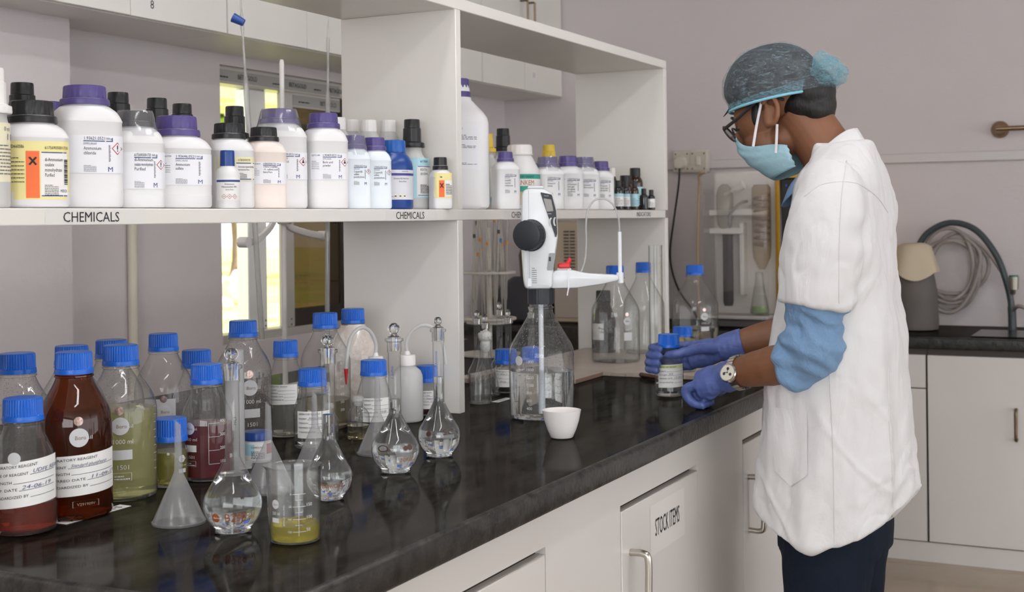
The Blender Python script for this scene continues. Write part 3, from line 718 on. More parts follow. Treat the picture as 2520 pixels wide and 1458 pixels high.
# S7 pinkish
t, f, hx, zb = square_jar('pinkish white jar with black cap labelled 1-Amino-2-naphthol', 1.903, 1.447, 0.0834, 0.1468, M_BLK, M_JARP, cf=0.18)
label_white(t, f, hx, 0.044, 0.083, '61800205001730', '', ('1-Amino-2-naphthol', '- 4 - sulfonic acid', 'Extra Pure'), None, 'DL5D683127', 5)
t, f, hx, zb = square_jar('white jar with purple cap sealed in clear film labelled Boric acid powder', 1.996, 1.482, 0.1065, 0.1874, M_PURP, M_JAR, cf=0.15, wrap=True, capf=0.36)
label_white(t, f, hx, 0.055, 0.105, '1.93409.0521', E_, ('Boric acid', 'powder'), 'h', 'QT2188', 6)
t, f, hx, zb = square_jar('unwrapped white jar with purple cap labelled Boric acid powder', 2.090, 1.447, 0.0971, 0.1848, M_PURP, M_JAR, cf=0.165)
label_white(t, f, hx, 0.056, 0.106, '1.93409.0521', E_, ('Boric acid', 'powder'), 'h', 'QT2188', 7)
for i, (x, y, h, s) in enumerate(((2.35, 1.590, 0.200, 'leftmost of the four'), (2.42, 1.603, 0.200, 'second of the four'), (2.405, 1.5465, 0.196, 'third of the four'), (2.468, 1.536, 0.199, 'rightmost of the four'))):
    round_jar('grey translucent bottle with white screw cap, '+s+' behind the copper sulfate jars', x, y, 0.0265, h, M_WCAP, M_JARG, cf=0.13, cr=0.66, group='white capped bottles at the back of the shelf', name='reagent_bottle')
for x, y, wa, h, wr, s in ((2.178, 1.435, 0.0680, 0.1459, True, 'sealed in clear film labelled Copper(II) sulfate'), (2.249, 1.433, 0.0709, 0.1453, False, 'labelled Copper(II) sulfate, unwrapped, beside the blue jar')):
    t, f, hx, zb = square_jar('bluish jar with purple cap '+s, x, y, wa, h, M_PURP, M_JARB, cf=0.19, wrap=wr, capf=0.36)
    label_white(t, f, hx, 0.046, 0.088, '1.93616.0521', E_, ('Copper(II)', 'sulfate', 'pentahydrate'), '!', '', 8, box=False)
# S13 blue jar
t, f, r, zb = round_jar('royal blue jar with blue cap and white label reading Chromium(III) Oxide Green', 2.349, 1.452, 0.0425, 0.1451, mat('blue_cap_bright', (0.01, 0.10, 0.40), 0.3), M_BLU, cf=0.175, cr=0.66, off=10, name='chemical_jar', group='chemical jars on the shelf', sh=0.22)
lb = patch('label', f, -0.06, 0.06, 0.020, 0.082, mat('silver_label', (0.66, 0.67, 0.72), 0.35), t, n=18)
Ink(f, 0.0006).bar(-0.06, 0.06, 0.070, 0.075, 16).build('navy_print', mat('violet_ink', (0.05, 0.04, 0.25), 0.4), lb)
k = Ink(f, 0.0008); k.text('Chromium (III) Oxide Green', 0.012, 0.0625, 0.0032, 'c', width=0.036).text('Extra Pure', 0.014, 0.0565, 0.0028, 'c').text('CHEMICAL', 0.02, 0.0775, 0.0025, 'c').lines(-0.03, 0.0, 0.036, 0.042, 1).lines(-0.03, -0.005, 0.026, 0.03, 2)
kk = Ink(f, 0.0008); yy = Ink(f, 0.0006)
for u in (-0.002, 0.008, 0.018):
    q = [(u, 0.0275-0.0055), (u+0.0045, 0.0275), (u, 0.033), (u-0.0045, 0.0275)]; yy.poly(q); kk.bar(u-0.002, u+0.002, 0.0262, 0.0285)
yy.build('hazard_diamond', mat('cream_ink', (0.78, 0.74, 0.58), 0.5), lb); k.build('lettering', M_INK, lb); kk.build('pictogram', M_INK, lb)
# S14 EDTA
t, f, r, zb = tall_cap_bottle('tall grey bottle with black tall cap and light blue EDTA label beside the upright', 2.4625, 1.4715, 0.0375, 0.1975, M_JARG, cr=0.0195, group='chemical jars on the shelf')
lb = patch('label', f, -0.05, 0.05, 0.025, 0.112, M_LBLUE, t, n=16)
patch('white_panel', f, 0.004, 0.05, 0.028, 0.095, M_PAPER, lb, e=0.0006)
k = Ink(f, 0.001); k.text('EDTA-', 0.012, 0.084, 0.005).text('(0.02N)', 0.012, 0.075, 0.005).text('617604', 0.012, 0.102, 0.005).lines(0.012, 0.04, 0.035, 0.055, 8, 0.5); k.build('lettering', M_INK, lb)
for v_ in (0.0925, 0.030): Ink(f, 0.001).bar(0.006, 0.05, v_, v_+0.0015, 5).build('rule', M_NAVY, lb)
# S15 small yellow
t, f, hx, zb = square_jar('small white jar with black cap, yellow label and orange hazard panel by the upright', 2.466, 1.4035, 0.0535, 0.1125, M_BLK, M_JAR, cf=0.25, capf=0.33)
lb = patch('label', f, -hx*0.95, hx*0.95, 0.024, 0.078, M_YEL, t, n=12)
patch('white_panel', f, hx*0.1, hx*0.9, 0.028, 0.062, M_PAPER, lb, e=0.0005, n=5); patch('orange_panel', f, -hx*0.52, hx*0.04, 0.026, 0.062, M_ORG, lb, e=0.0005, n=4)
k = Ink(f, 0.0009); k.lines(hx*0.18, hx*0.85, 0.032, 0.056, 7, 0.45).lines(-hx*0.4, -hx*0.05, 0.068, 0.073, 1)
for a in (1, -1): k.poly([(-hx*0.24-0.0045, 0.051-a*0.0045), (-hx*0.24-0.0028, 0.051-a*0.0056), (-hx*0.24+0.0045, 0.051+a*0.0045), (-hx*0.24+0.0028, 0.051+a*0.0056)][::a])
k.build('lettering', M_INK, lb)
# ---- right bay
t = thing('chemical_can', 'large white plastic can with purple cap half hidden by the shelf upright', 'can', (2.738, 1.505, SZ1+0.0006), face_cam(2.738, 1.505, 10), 'chemical jars on the shelf')
w = 0.066
MB().loft([(0, w*0.85, w*0.85, 4, 0, 0), (0.006, w*0.97, w*0.97, 4, 0, 0), (0.014, w, w, 4, 0, 0), (0.205, w, w, 4, 0, 0), (0.218, w*0.97, w*0.97, 3.5, 0, 0), (0.232, w*0.85, w*0.85, 3, 0, 0), (0.262, 0.030, 0.030, 2, 0, 0), (0.300, 0.024, 0.024, 2, 0, 0)], 40).build('body', mat('can_white', (0.78, 0.775, 0.79), 0.35, bump=0.1, bscale=14), t, smooth=40)
cap_mesh(0.0255, 0.268, 0.3133).build('cap', M_PURP, t, smooth=30)
f = sq(w, w, 4); lb = patch('label', f, -w*0.9, w*0.5, 0.095, 0.20, M_LILAC, t)
Ink(f, 0.001).text('L201', -w*0.25, 0.188, 0.005).lines(-w*0.5, w*0.45, 0.165, 0.178, 3, 0.4).lines(-w*0.5, w*0.42, 0.145, 0.155, 3, 0.4, 3).lines(-w*0.5, w*0.45, 0.106, 0.112, 2, 0.4, 5).build('fine_print', M_GINK, lb)
t, f, r, zb = tall_cap_bottle('slim grey bottle with yellow cap behind the large white can', 2.935, 1.530, 0.030, 0.1935, M_JARG, M_YCAP, cr=0.013, fl=1.5, ch=0.035, group='chemical jars on the shelf')
lb = patch('label', f, 0.0, 0.035, 0.02, 0.105, M_PAPER, t); patch('blue_panel', f, 0.0, 0.035, 0.02, 0.033, mat('cyan_ink', (0.2, 0.5, 0.7), 0.5), lb, e=0.0006)
Ink(f, 0.001).lines(0.004, 0.034, 0.07, 0.102, 8, 0.3).lines(0.01, 0.034, 0.036, 0.055, 3, 0.2).build('fine_print', M_GINK, lb)
tall_cap_bottle('white bottle with tall black cap behind the green banded jar', 3.176, 1.61, 0.040, 0.2239, M_JARG)
t, f, hx, zb = square_jar('slim white jar with purple cap labelled Lead(II) acetate beside the large can', 2.848, 1.438, 0.0735, 0.1410, M_PURP, M_JAR, cf=0.175, capf=0.30)
label_white(t, f, hx, 0.038, 0.088, '1.93371.0521', E_, ('Lead(II)', 'acetate', 'trihydrate'), None, '', 11, box=False)
# RANKEM jar
t = thing('chemical_jar', 'white jar with white cap and green and tan label behind the titrator', 'jar', (2.997, 1.472, SZ1+0.0006), face_cam(2.997, 1.472, 14), 'chemical jars on the shelf')
MB().lathe([(0.044, 0), (0.050, 0.003), (0.052, 0.008), (0.052, 0.088), (0.050, 0.100), (0.044, 0.112), (0.0315, 0.136), (0.0285, 0.142), (0.0285, 0.16)], 40).build('body', M_JAR, t, smooth=50)
MB().lathe([(0.030, 0.1395), (0.0335, 0.1395), (0.034, 0.142), (0.0325, 0.1435), (0.032, 0.160), (0.030, 0.165), (0.026, 0.1668)], 64, rib=(3, 4, 0.03)).build('cap', M_WCAP, t, smooth=35)
f = cyl(0.052); lb = patch('label', f, -0.072, 0.072, 0.012, 0.086, mat('tan_label', (0.66, 0.50, 0.30), 0.6, noise_amt=0.25, nscale=60), t, n=20)
g = Ink(f, 0.0007); g.bar(-0.072, 0.072, 0.078, 0.090, 20).bar(-0.03, 0.06, 0.046, 0.060, 12); g.build('green_band', mat('teal_ink', (0.03, 0.33, 0.25), 0.5), lb)
g = Ink(f, 0.0006); g.bar(-0.03, 0.06, 0.060, 0.078, 12).build('white_panel', M_PAPER, lb)
g = Ink(f, 0.0011); g.text('LABORATORY REAGENT', -0.036, 0.0815, 0.0045, width=0.062).build('lettering', M_INK, lb)
g = Ink(f, 0.0011); g.text('RANKEM', -0.029, 0.0625, 0.0125, width=0.054).build('brown_lettering', mat('brown_ink', (0.42, 0.13, 0.04), 0.5), lb)
for x, y, wa, h, wr, nm_, s in ((3.095, 1.438, 0.0892, 0.1383, True, ('Potassium', 'nitrate'), 'film sealed, leftmost of four beside the indicators'), (3.222, 1.438, 0.0878, 0.1453, False, ('di-Potassium', 'hydrogen', 'phosphate', 'anhydrous'), 'unwrapped, second of four beside the indicators'),
                          (3.332, 1.438, 0.0902, 0.1461, True, ('Potassium', 'fluoroacetate'), 'film sealed, third of four beside the indicators'), (3.452, 1.438, 0.0790, 0.1389, False, ('Potassium', 'dihydrogen', 'phosphate'), 'unwrapped, rightmost of four beside the indicators')):
    t, f, hx, zb = square_jar('white jar with purple cap, '+s, x, y, wa, h, M_PURP, M_JAR, cf=0.20, wrap=wr, capf=0.335)
    label_white(t, f, hx, 0.034, 0.086, '1.93377.0521', E_, nm_, None, 'ADS2Q67' if not wr else '', int(x*10), box=False)
tall_cap_bottle('white bottle with tall yellow cap behind the row of purple capped jars', 3.475, 1.612, 0.040, 0.1933, M_JARG, M_YCAP, cr=0.020, fl=1.25)
round_jar('small white bottle with dark blue cap behind the green banded jar', 3.30, 1.565, 0.032, 0.132, M_BLU, M_JAR)
# indicators
M_BRN = mat('brown_glass', (0.035, 0.012, 0.006), 0.08, spec=0.7)
M_DKG = mat('dark_glass', (0.012, 0.013, 0.016), 0.1, spec=0.7)
ind = [(3.640, 1.480, 0.0145, 0.127, M_BRN, M_WCAP, None, 'tall brown indicator bottle with pale cap beside the purple capped jars'),
       (3.533, 1.418, 0.0165, 0.0855, M_DKG, M_BLK, 'b', 'dark indicator bottle with wide blue topped label, nearest the purple capped jars'),
       (3.594, 1.418, 0.0125, 0.0856, M_DKG, M_BLK, 'b', 'slim dark indicator bottle with blue topped label, second in the front row'),
       (3.720, 1.470, 0.0225, 0.106, M_BRN, M_BLK, 'w', 'brown indicator bottle with white label behind the front row'),
       (3.669, 1.420, 0.0125, 0.0872, M_BRN, M_BLK, 'l', 'slim brown indicator bottle with light blue label in the front row'),
       (3.800, 1.468, 0.0240, 0.131, M_BRN, M_BLK, 'l', 'largest brown indicator bottle with broad black cap at the back'),
       (3.742, 1.418, 0.0125, 0.0652, M_DKG, M_BLK, None, 'small plain black indicator bottle without label'),
       (3.776, 1.4065, 0.0115, 0.0618, M_DKG, M_BLK, 'w', 'smallest black indicator bottle with white label at the end of the shelf')]
for i, (x, y, r, h, bm, cm, lk, s) in enumerate(ind):
    t, f, r, zb = round_jar(s, x, y, r, h, cm, bm, cf=0.2 if h > 0.07 else 0.25, cr=0.62 if h < 0.1 else 0.7, group='indicator bottles', name='indicator_bottle')
    if lk:
        lb = patch('label', f, -r*1.25, r*1.25, h*0.12, min(zb, h*0.55), {'b': M_PAPER, 'w': M_PAPER, 'l': M_LBLUE}[lk], t)
        k = Ink(f, 0.0006); k.lines(-r*0.7, r*0.8, h*0.16, min(zb, h*0.42), 5, 0.35, i); k.build('fine_print', M_GINK, lb)
        if lk == 'b': patch('blue_panel', f, -r*1.25, r*1.25, min(zb, h*0.55)-h*0.1, min(zb, h*0.55), M_LBLUE, lb, e=0.0005)
# ------------------------------------------------------------------ glassware on the bench
BT = BZ+0.0006
G_CLEAR = shell_glass('clear_glass', (0.975, 0.98, 0.975), 0.028, 1.5)
G_DROP = shell_glass('glass_with_droplets', (0.95, 0.955, 0.95), 0.035, 1.5, drops=0.6)
G_AMBER = shell_glass('amber_glass', (0.50, 0.175, 0.045), 0.05, 1.5, hazecol=(0.30, 0.10, 0.03))
G_SOLID = liquid('solid_glass', (0.97, 0.98, 0.98), 1.47)
L_WATER = liquid('clear_liquid', (0.97, 0.98, 0.98), 1.33)
M_CAPB = mat('blue_screw_cap', (0.010, 0.125, 0.58), 0.33)
M_WINK = mat('white_print', (0.56, 0.56, 0.56), 0.6)
M_BINK = mat('brown_print', (0.30, 0.085, 0.02), 0.5)
M_PEN = mat('pen_ink', (0.10, 0.11, 0.20), 0.6)
PROF = {  # (z/H, r/R) of the outer wall, from the base to the mouth
 '1000': [(0, .80), (.004, .90), (.016, .97), (.034, 1), (.545, 1), (.585, .992), (.625, .965), (.66, .915), (.70, .83), (.78, .615), (.81, .545), (.835, .50), (.845, .49), (.850, .53), (.860, .53), (.865, .47), (.97, .465)],
 '2000': [(0, .80), (.004, .92), (.016, .975), (.034, 1), (.50, 1), (.55, .985), (.585, .935), (.61, .88), (.80, .43), (.84, .375), (.862, .36), (.868, .40), (.878, .40), (.884, .345), (.97, .34)],
 '500': [(0, .80), (.005, .92), (.018, .975), (.04, 1), (.47, 1), (.52, .985), (.56, .945), (.60, .88), (.74, .62), (.78, .575), (.80, .56), (.806, .62), (.82, .62), (.826, .55), (.97, .545)],
 '250': [(0, .80), (.006, .92), (.02, .975), (.05, 1), (.42, 1), (.48, .98), (.53, .93), (.59, .86), (.70, .72), (.745, .68), (.752, .74), (.77, .74), (.775, .66), (.97, .655)],
 '100': [(0, .80), (.008, .93), (.025, .98), (.06, 1), (.48, 1), (.53, .98), (.57, .93), (.605, .86), (.63, .84), (.64, .90), (.655, .90), (.66, .84), (.97, .83)]}
CAPS = {'1000': (.868, .505), '2000': (.887, .375), '500': (.830, .605), '250': (.785, .735), '100': (.668, .95)}
def screw_cap(R, H, kind, parent, m=None):
    zf, rf = CAPS[kind]; r = R*rf; z0 = H*zf; h = H-z0
    c = MB(); c.lathe([(r*0.9, z0), (r*1.035, z0), (r*1.04, z0+h*0.05), (r*1.015, z0+h*0.22), (r*0.99, z0+h*0.26), (r*0.975, H-h*0.12), (r*0.95, H-h*0.03), (r*0.90, H)], 160, rib=(4, 5, 0.05))
    return c.build('cap', m or M_CAPB, parent, smooth=30)
def inner(prof, R, H, level, gap=0.0022):
    """profile of the contents up to a level (in metres)"""
    P = []
    pts = [(r*R-gap, max(z*H, 0)) for z, r in prof]
    pts[0] = (pts[0][0], 0.004)
    z_prev = None
    for i, (r, z) in enumerate(pts):
        if z >= level:
            r0, z0 = P[-1]; t = (level-z0)/max(z-z0, 1e-6); P.append((r0+(r-r0)*t, level)); break
        if z >= 0.004: P.append((r, z))
    return [(P[0][0]*0.96, 0.0035)]+P
def bottle(label, x, y, R, H, kind, glass=None, liq=None, level=0, off=0, cap=None, group='screw cap bottles on the bench', z=None, cat='bottle', name='reagent_bottle', nocap=False, tilt=None):
    t = thing(name, label, cat, (x, y, BT if z is None else z), face_cam(x, y, off), group)
    pr = PROF[kind]
    MB().lathe([(r*R, q*H) for q, r in pr], 64, close=not nocap).build('glass_body', glass or G_CLEAR, t, smooth=45)
    if liq: MB().lathe(inner(pr, R, H, level), 64).build('liquid', liq, t, smooth=45)
    if not nocap: screw_cap(R, H, kind, t, cap)
    return t, cyl(R)
def logo(t, f, u, z, s=0.012, ml='1000 ml', box=True, code='1501', hol=True):
    w = Ink(f, 0.0006); w.disc(u, z, s)
    d = Ink(f, 0.0010); d.text('Boro', u-s*0.45, z-s*0.22, s*0.42, width=s*1.15)
    w.text('sil', u+s*0.78, z-s*0.22, s*0.42, width=s*0.62)
    if ml: w.text(ml, u-s*0.9, z-s*2.0, s*0.5, width=s*2.3)
    if box: w.bar(u-s*1.0, u+s*1.3, z-s*3.8, z-s*2.7, 4)
    if code:
        w.text(code, u-s*0.5, z-s*4.9, s*0.5, width=s*1.4)
        q = [(u-s*0.95, z-s*6.2), (u+s*1.2, z-s*6.2), (u+s*1.2, z-s*5.3), (u-s*0.95, z-s*5.3)]; w.ring(q, 0.95).lines(u-s*0.7, u+s*1.0, z-s*6.05, z-s*5.45, 2, 0.5)
    w.build('white_print', M_WINK, t); d.build('logo_lettering', mat('logo_ink', (0.22, 0.13, 0.11), 0.5), t)
    if hol: Ink(f, 0.0008).disc(u-s*0.05, z+s*1.75, s*0.48).build('hologram_sticker', mat('hologram', (0.75, 0.55, 0.5), 0.2, metal=0.8, noise_amt=0.6, nscale=300), t)
def scale_marks(t, f, u, z0, dz, nums, h=0.004, side=1, m=None, ruler=True):
    w = Ink(f, 0.0006)
    for i, n in enumerate(nums):
        z = z0+i*dz
        if ruler: w.bar(u, u+0.018*side, z-0.0003, z+0.0003, 3) if side > 0 else w.bar(u-0.018, u, z-0.0003, z+0.0003, 3)
        if n: w.text(n, u+0.0185 if side > 0 else u-0.002, z+(0.0008 if ruler else 0), h, 'l' if side > 0 else 'r', 0.95)
    if ruler: w.bar(u-0.0003, u+0.0003, z0, z0+dz*(len(nums)-1), 1)
    w.build('graduation', m or M_WINK, t)
def reagent_label(t, f, u0, u1, z0, z1, hand=(), head='LABORATORY REAGENT', rows=('REAGENT', 'STRENGTH', 'PREPARED DATE', 'STANDARDIZED BY'), tilt=0.0, ink=None):
    g = lambda u, v, e=0.0: f(u, v+(u-u0)*tilt, e)
    lb = patch('label', g, u0, u1, z0, z1, M_PAPER, t, e=0.0005, n=16)
    W, H = u1-u0, z1-z0; k = Ink(g, 0.0010); n = len(rows)
    k.text(head, u0+W*0.05, z1-H*0.13, H*0.065, width=W*0.62)
    hk = Ink(g, 0.0012)
    for i, s in enumerate(rows):
        v = z1-H*(0.30+i*0.66/n); wd = min(W*0.036*len(s), W*0.5)
        k.text(s, u0+W*0.05, v, H*0.06, width=wd); k.bar(u0+W*0.07+wd, u1-W*0.06, v-H*0.012, v-H*0.002, 6)
        if i < len(hand) and hand[i]: hk.text(hand[i], u0+W*0.10+wd, v+H*0.015, H*0.085, width=min(W*0.45, W*0.05*len(hand[i])), slant=0.3, jitter=H*0.006)
    k.build('lettering', M_INK, lb)
    if hand: hk.build('handwriting', ink or M_PEN, lb)
    return lb

# --- left group
t, f = bottle('clear bottle with orange brown liquid and white label in the near left corner', 1.324, 1.427, 0.0448, 0.1848, '500', liq=liquid('orange_liquid', (0.72, 0.16, 0.03), cloud=0.35, ccol=(0.36, 0.045, 0.006)), level=0.042)
reagent_label(t, f, -0.050, 0.052, 0.036, 0.098, ('UDFE REAG', '', '24-06-19', ''), rows=('NAME OF REAGENT', 'STRENGTH', 'PREP. DATE', 'STANDARDIZED BY'), tilt=0.10)
w = Ink(f, 0.0006); w.disc(-0.012, 0.107, 0.0085).build('white_print', M_WINK, t)
t, f = bottle('large amber glass bottle with white handwritten label', 1.426, 1.433, 0.0531, 0.2388, '1000', G_AMBER, liquid('dark_brown_liquid', (0.80, 0.55, 0.30), cloud=0.15, ccol=(0.30, 0.12, 0.03)), 0.145)
reagent_label(t, f, -0.048, 0.072, 0.034, 0.092, ('Standard phosphorus', '', '11-09-19', ''), tilt=0.06)
logo(t, f, 0.006, 0.120, 0.0135, None, False, None)
Ink(f, 0.0008).ring([(-0.004, 0.020), (0.034, 0.020), (0.034, 0.029), (-0.004, 0.029)], 0.95).text('V291909V', 0.002, 0.0225, 0.004, width=0.026).build('code_box', mat('faint_print', (0.30, 0.22, 0.15), 0.6), t)
t, f = bottle('clear bottle two thirds full of pale green yellow liquid', 1.551, 1.460, 0.0540, 0.2366, '1000', liq=liquid('pale_green_liquid', (0.95, 0.96, 0.70), cloud=0.32, ccol=(0.74, 0.71, 0.30)), level=0.138)
logo(t, f, -0.002, 0.117, 0.0135)
ik = Ink(f, 0.0006)
for k in range(9): ik.bar(0.058, 0.066, 0.045+k*0.012, 0.0454+k*0.012, 2)
ik.build('graduation', M_WINK, t)
bottle('clear bottle partly hidden behind the amber bottle', 1.560, 1.572, 0.0525, 0.2310, '1000', G_DROP)
bottle('clear droplet covered bottle behind the near left corner bottle', 1.438, 1.560, 0.0530, 0.2312, '1000', G_DROP)
bottle('clear droplet covered bottle behind the pale green liquid bottle', 1.684, 1.606, 0.0525, 0.2283, '1000', G_DROP)
t, f = bottle('empty clear bottle with grey logo patch behind the small green jar', 1.795, 1.590, 0.0510, 0.2302, '1000')
patch('print_patch', f, -0.035, 0.02, 0.075, 0.120, mat('grey_patch', (0.5, 0.49, 0.5), 0.5), t)
logo(t, f, 0.0, 0.098, 0.0125, '1000 ml', False, None)
bottle('clear bottle just behind the crimson liquid bottle', 1.921, 1.622, 0.0450, 0.1881, '500', G_DROP)
t, f = bottle('clear bottle of dark crimson liquid with white scale', 1.721, 1.432, 0.0434, 0.1900, '500', liq=liquid('crimson_liquid', (0.45, 0.003, 0.04), cloud=0.6, ccol=(0.19, 0.0, 0.014)), level=0.092)
scale_marks(t, f, 0.002, 0.030, 0.0222, ['100', '200', '300', '400'], 0.0052)
logo(t, f, -0.031, 0.088, 0.010, '500 ml', True, '1501', False)
t, f = bottle('small clear jar of yellow green liquid with blue cap', 1.647, 1.448, 0.0294, 0.1094, '100', liq=liquid('yellow_green_liquid', (0.85, 0.84, 0.40), cloud=0.35, ccol=(0.42, 0.38, 0.06)), level=0.056)
logo(t, f, 0.020, 0.046, 0.006, '100 ml', True, None, False)
t, f = bottle('clear 1000 ml bottle of grey tinted liquid in front of the window', 2.033, 1.601, 0.0536, 0.2352, '1000', G_DROP, liquid('grey_liquid', (0.80, 0.78, 0.75), cloud=0.3, ccol=(0.30, 0.27, 0.25)), 0.128)
logo(t, f, 0.012, 0.110, 0.0150)
t, f = bottle('clear bottle with faded paper label left of the graduated bottle', 2.130, 1.572, 0.0406, 0.1888, '500', liq=liquid('faint_liquid', (0.90, 0.89, 0.86), cloud=0.35, ccol=(0.42, 0.41, 0.38)), level=0.065)
reagent_label(t, f, -0.036, 0.022, 0.066, 0.105, (), head='LABORATORY REAGENT')
t, f = bottle('small clear bottle with white ammonia label behind a volumetric flask', 2.034, 1.440, 0.0360, 0.1485, '250', liq=L_WATER, level=0.028)
reagent_label(t, f, -0.032, 0.036, 0.022, 0.072, ('Ammonia', '', '10-09-19', ''))
t, f = bottle('large clear bottle with white graduation and yellowish liquid', 2.244, 1.555, 0.0513, 0.2364, '1000', liq=liquid('straw_liquid', (0.90, 0.85, 0.70), cloud=0.3, ccol=(0.48, 0.42, 0.28)), level=0.058)
scale_marks(t, f, 0.012, 0.038, 0.0158, ['200', '300', '400', '500', '600', '700', '800', '900'], 0.0052, ruler=False)
# bottle wrapped in film
t = thing('wrapped_bottle', 'blue capped bottle wrapped in crumpled clear plastic film', 'bottle', (2.370, 1.570, BT), 0, 'screw cap bottles on the bench')
R, H = 0.049, 0.2366
MB().lathe([(r*R, q*H) for q, r in PROF['1000']], 40).build('glass_body', mat('brownish_contents', (0.34, 0.24, 0.17), 0.3), t, smooth=45)
m = MB().lathe([(R*1.05, 0.001), (R*1.07, 0.02), (R*1.06, 0.04), (R*1.08, 0.06), (R*1.06, 0.08), (R*1.07, 0.10), (R*1.07, 0.115), (R*1.08, 0.13), (R*1.05, 0.142), (R*1.0, 0.155), (R*0.78, 0.178), (R*0.56, 0.196), (R*0.53, 0.2035)], 72, close=False)
m.v = [(x*(1+0.07*noise.noise(Vector((x, y, z))*75)), y*(1+0.07*noise.noise(Vector((x, y, z))*75)), z) for x, y, z in m.v]
m.build('plastic_wrap', mat('crumpled_film', (0.78, 0.74, 0.70), 0.22, noise_amt=0.3, nscale=26, bump=1.0, bscale=55, col2=(0.60, 0.50, 0.42), coat=0.5), t, smooth=25)
screw_cap(R*1.02, H, '1000', t)
t, f = bottle('small labelled bottle of dark liquid behind a funnel stem', 2.244, 1.438, 0.0363, 0.1433, '250', liq=liquid('maroon_liquid', (0.10, 0.012, 0.02)), level=0.026)
reagent_label(t, f, -0.024, 0.036, 0.022, 0.070, ('', '', '10.09', ''))
t, f = bottle('small jar with blue cap and purple handwriting beside the upright', 2.470, 1.446, 0.0251, 0.1080, '100', liq=liquid('brown_liquid', (0.30, 0.10, 0.04)), level=0.02)
reagent_label(t, f, -0.022, 0.028, 0.016, 0.055, ('1-NA', 'reagent', '12.19', ''), ink=mat('purple_ink', (0.20, 0.06, 0.32), 0.5))
# little stoppered bottles
for x, y, r, h, lv, c, s in ((2.140, 1.408, 0.0222, 0.085, 0.028, (0.80, 0.74, 0.55), 'small stoppered bottle of pale yellow liquid'), (2.096, 1.445, 0.0175, 0.074, 0.03, (0.85, 0.86, 0.85), 'small stoppered bottle of clear liquid behind a volumetric flask')):
    t = thing('dropping_bottle', s, 'bottle', (x, y, BT), 0, 'small stoppered bottles')
    P = [(r*0.85, 0), (r*0.97, h*0.02), (r, h*0.05), (r, h*0.52), (r*0.95, h*0.60), (r*0.75, h*0.68), (r*0.45, h*0.75), (r*0.40, h*0.80), (r*0.52, h*0.83), (r*0.52, h*0.85)]
    MB().lathe(P, 36, close=False).build('glass_body', G_CLEAR, t, smooth=50)
    MB().lathe([(r*0.9, 0.003), (r*0.95, h*0.05), (r*0.95, lv)], 36).build('liquid', liquid('little_liquid_%d' % int(x*100), c), t)
    MB().lathe([(r*0.36, h*0.78), (r*0.40, h*0.86), (r*0.50, h*0.88), (r*0.52, h*0.95), (r*0.4, h), (0, h)], 20).build('stopper', shell_glass('stopper_glass', (0.85, 0.86, 0.85), 0.25, 1.5), t)
# wash bottles
M_LDPE = plastic_clear('white_ldpe', (0.80, 0.80, 0.79), 0.80, 0.25)
def wash_bottle(label, x, y, r, h, rz, tip):
    t = thing('wash_bottle', label, 'bottle', (x, y, BT), rz, 'plastic wash bottles')
    MB().lathe([(r*0.88, 0), (r*0.97, 0.002), (r, 0.006), (r, h*0.60), (r*0.97, h*0.66), (r*0.86, h*0.72), (r*0.62, h*0.765), (r*0.50, h*0.78), (r*0.48, h*0.83)], 40).build('body', M_LDPE, t, smooth=50)
    MB().lathe([(r*0.50, h*0.80), (r*0.54, h*0.80), (r*0.54, h*0.93), (r*0.50, h*0.945), (r*0.2, h*0.95), (r*0.17, h*0.985), (0.0045, h*1.0)], 32).build('cap', M_WCAP, t, smooth=40)
    pts = smooth_path([(0, 0, h*0.98), (-0.001, 0, h*1.12), (0.010, 0, h*1.27), (0.030, 0, h*1.36), (0.052, 0, h*1.34), (0.070, 0, h*1.22), (0.078, 0, h*1.02), (0.082, 0, h*0.80)], 6)
    s = MB().tube(pts, 0.0040, 10).build('spout_tube', M_LDPE, t)
    if tip: MB().lathe([(0.0015, -0.028), (0.0042, 0.0), (0.0042, 0.004)], 14, c=(0.082, 0, h*0.80)).build('tip', mat('red_tip', (0.55, 0.02, 0.02), 0.4), t)
wash_bottle('white plastic wash bottle with arched spout beside the upright', 2.379, 1.440, 0.0328, 0.1484, radians(-62), False)
wash_bottle('white plastic wash bottle with red tipped spout behind the dark liquid bottle', 2.315, 1.478, 0.0290, 0.1499, radians(165), True)
# plastic measuring cylinder
t = thing('measuring_cylinder', 'tall translucent plastic measuring cylinder behind the nearest volumetric flask', 'cylinder', (1.814, 1.448, BT), face_cam(1.814, 1.448, 0))
M_PP = plastic_clear('milky_polypropylene', (0.78, 0.78, 0.78), 0.55, 0.2)
MB().lathe([(0.0165, 0.006), (0.0165, 0.200), (0.0175, 0.204), (0.0160, 0.2035), (0.0150, 0.198), (0.0150, 0.009), (0, 0.008)], 40).build('tube', M_PP, t, smooth=50)
MB().prism([(0.034*cos(pi/3*k+0.4), 0.034*sin(pi/3*k+0.4)) for k in range(6)], 0, 0.007).build('foot', M_PP, t)
Ink(cyl(0.0165), 0.0006).text('HCl', 0.002, 0.075, 0.006, up=True, slant=0.2).build('handwriting', M_INK, t)
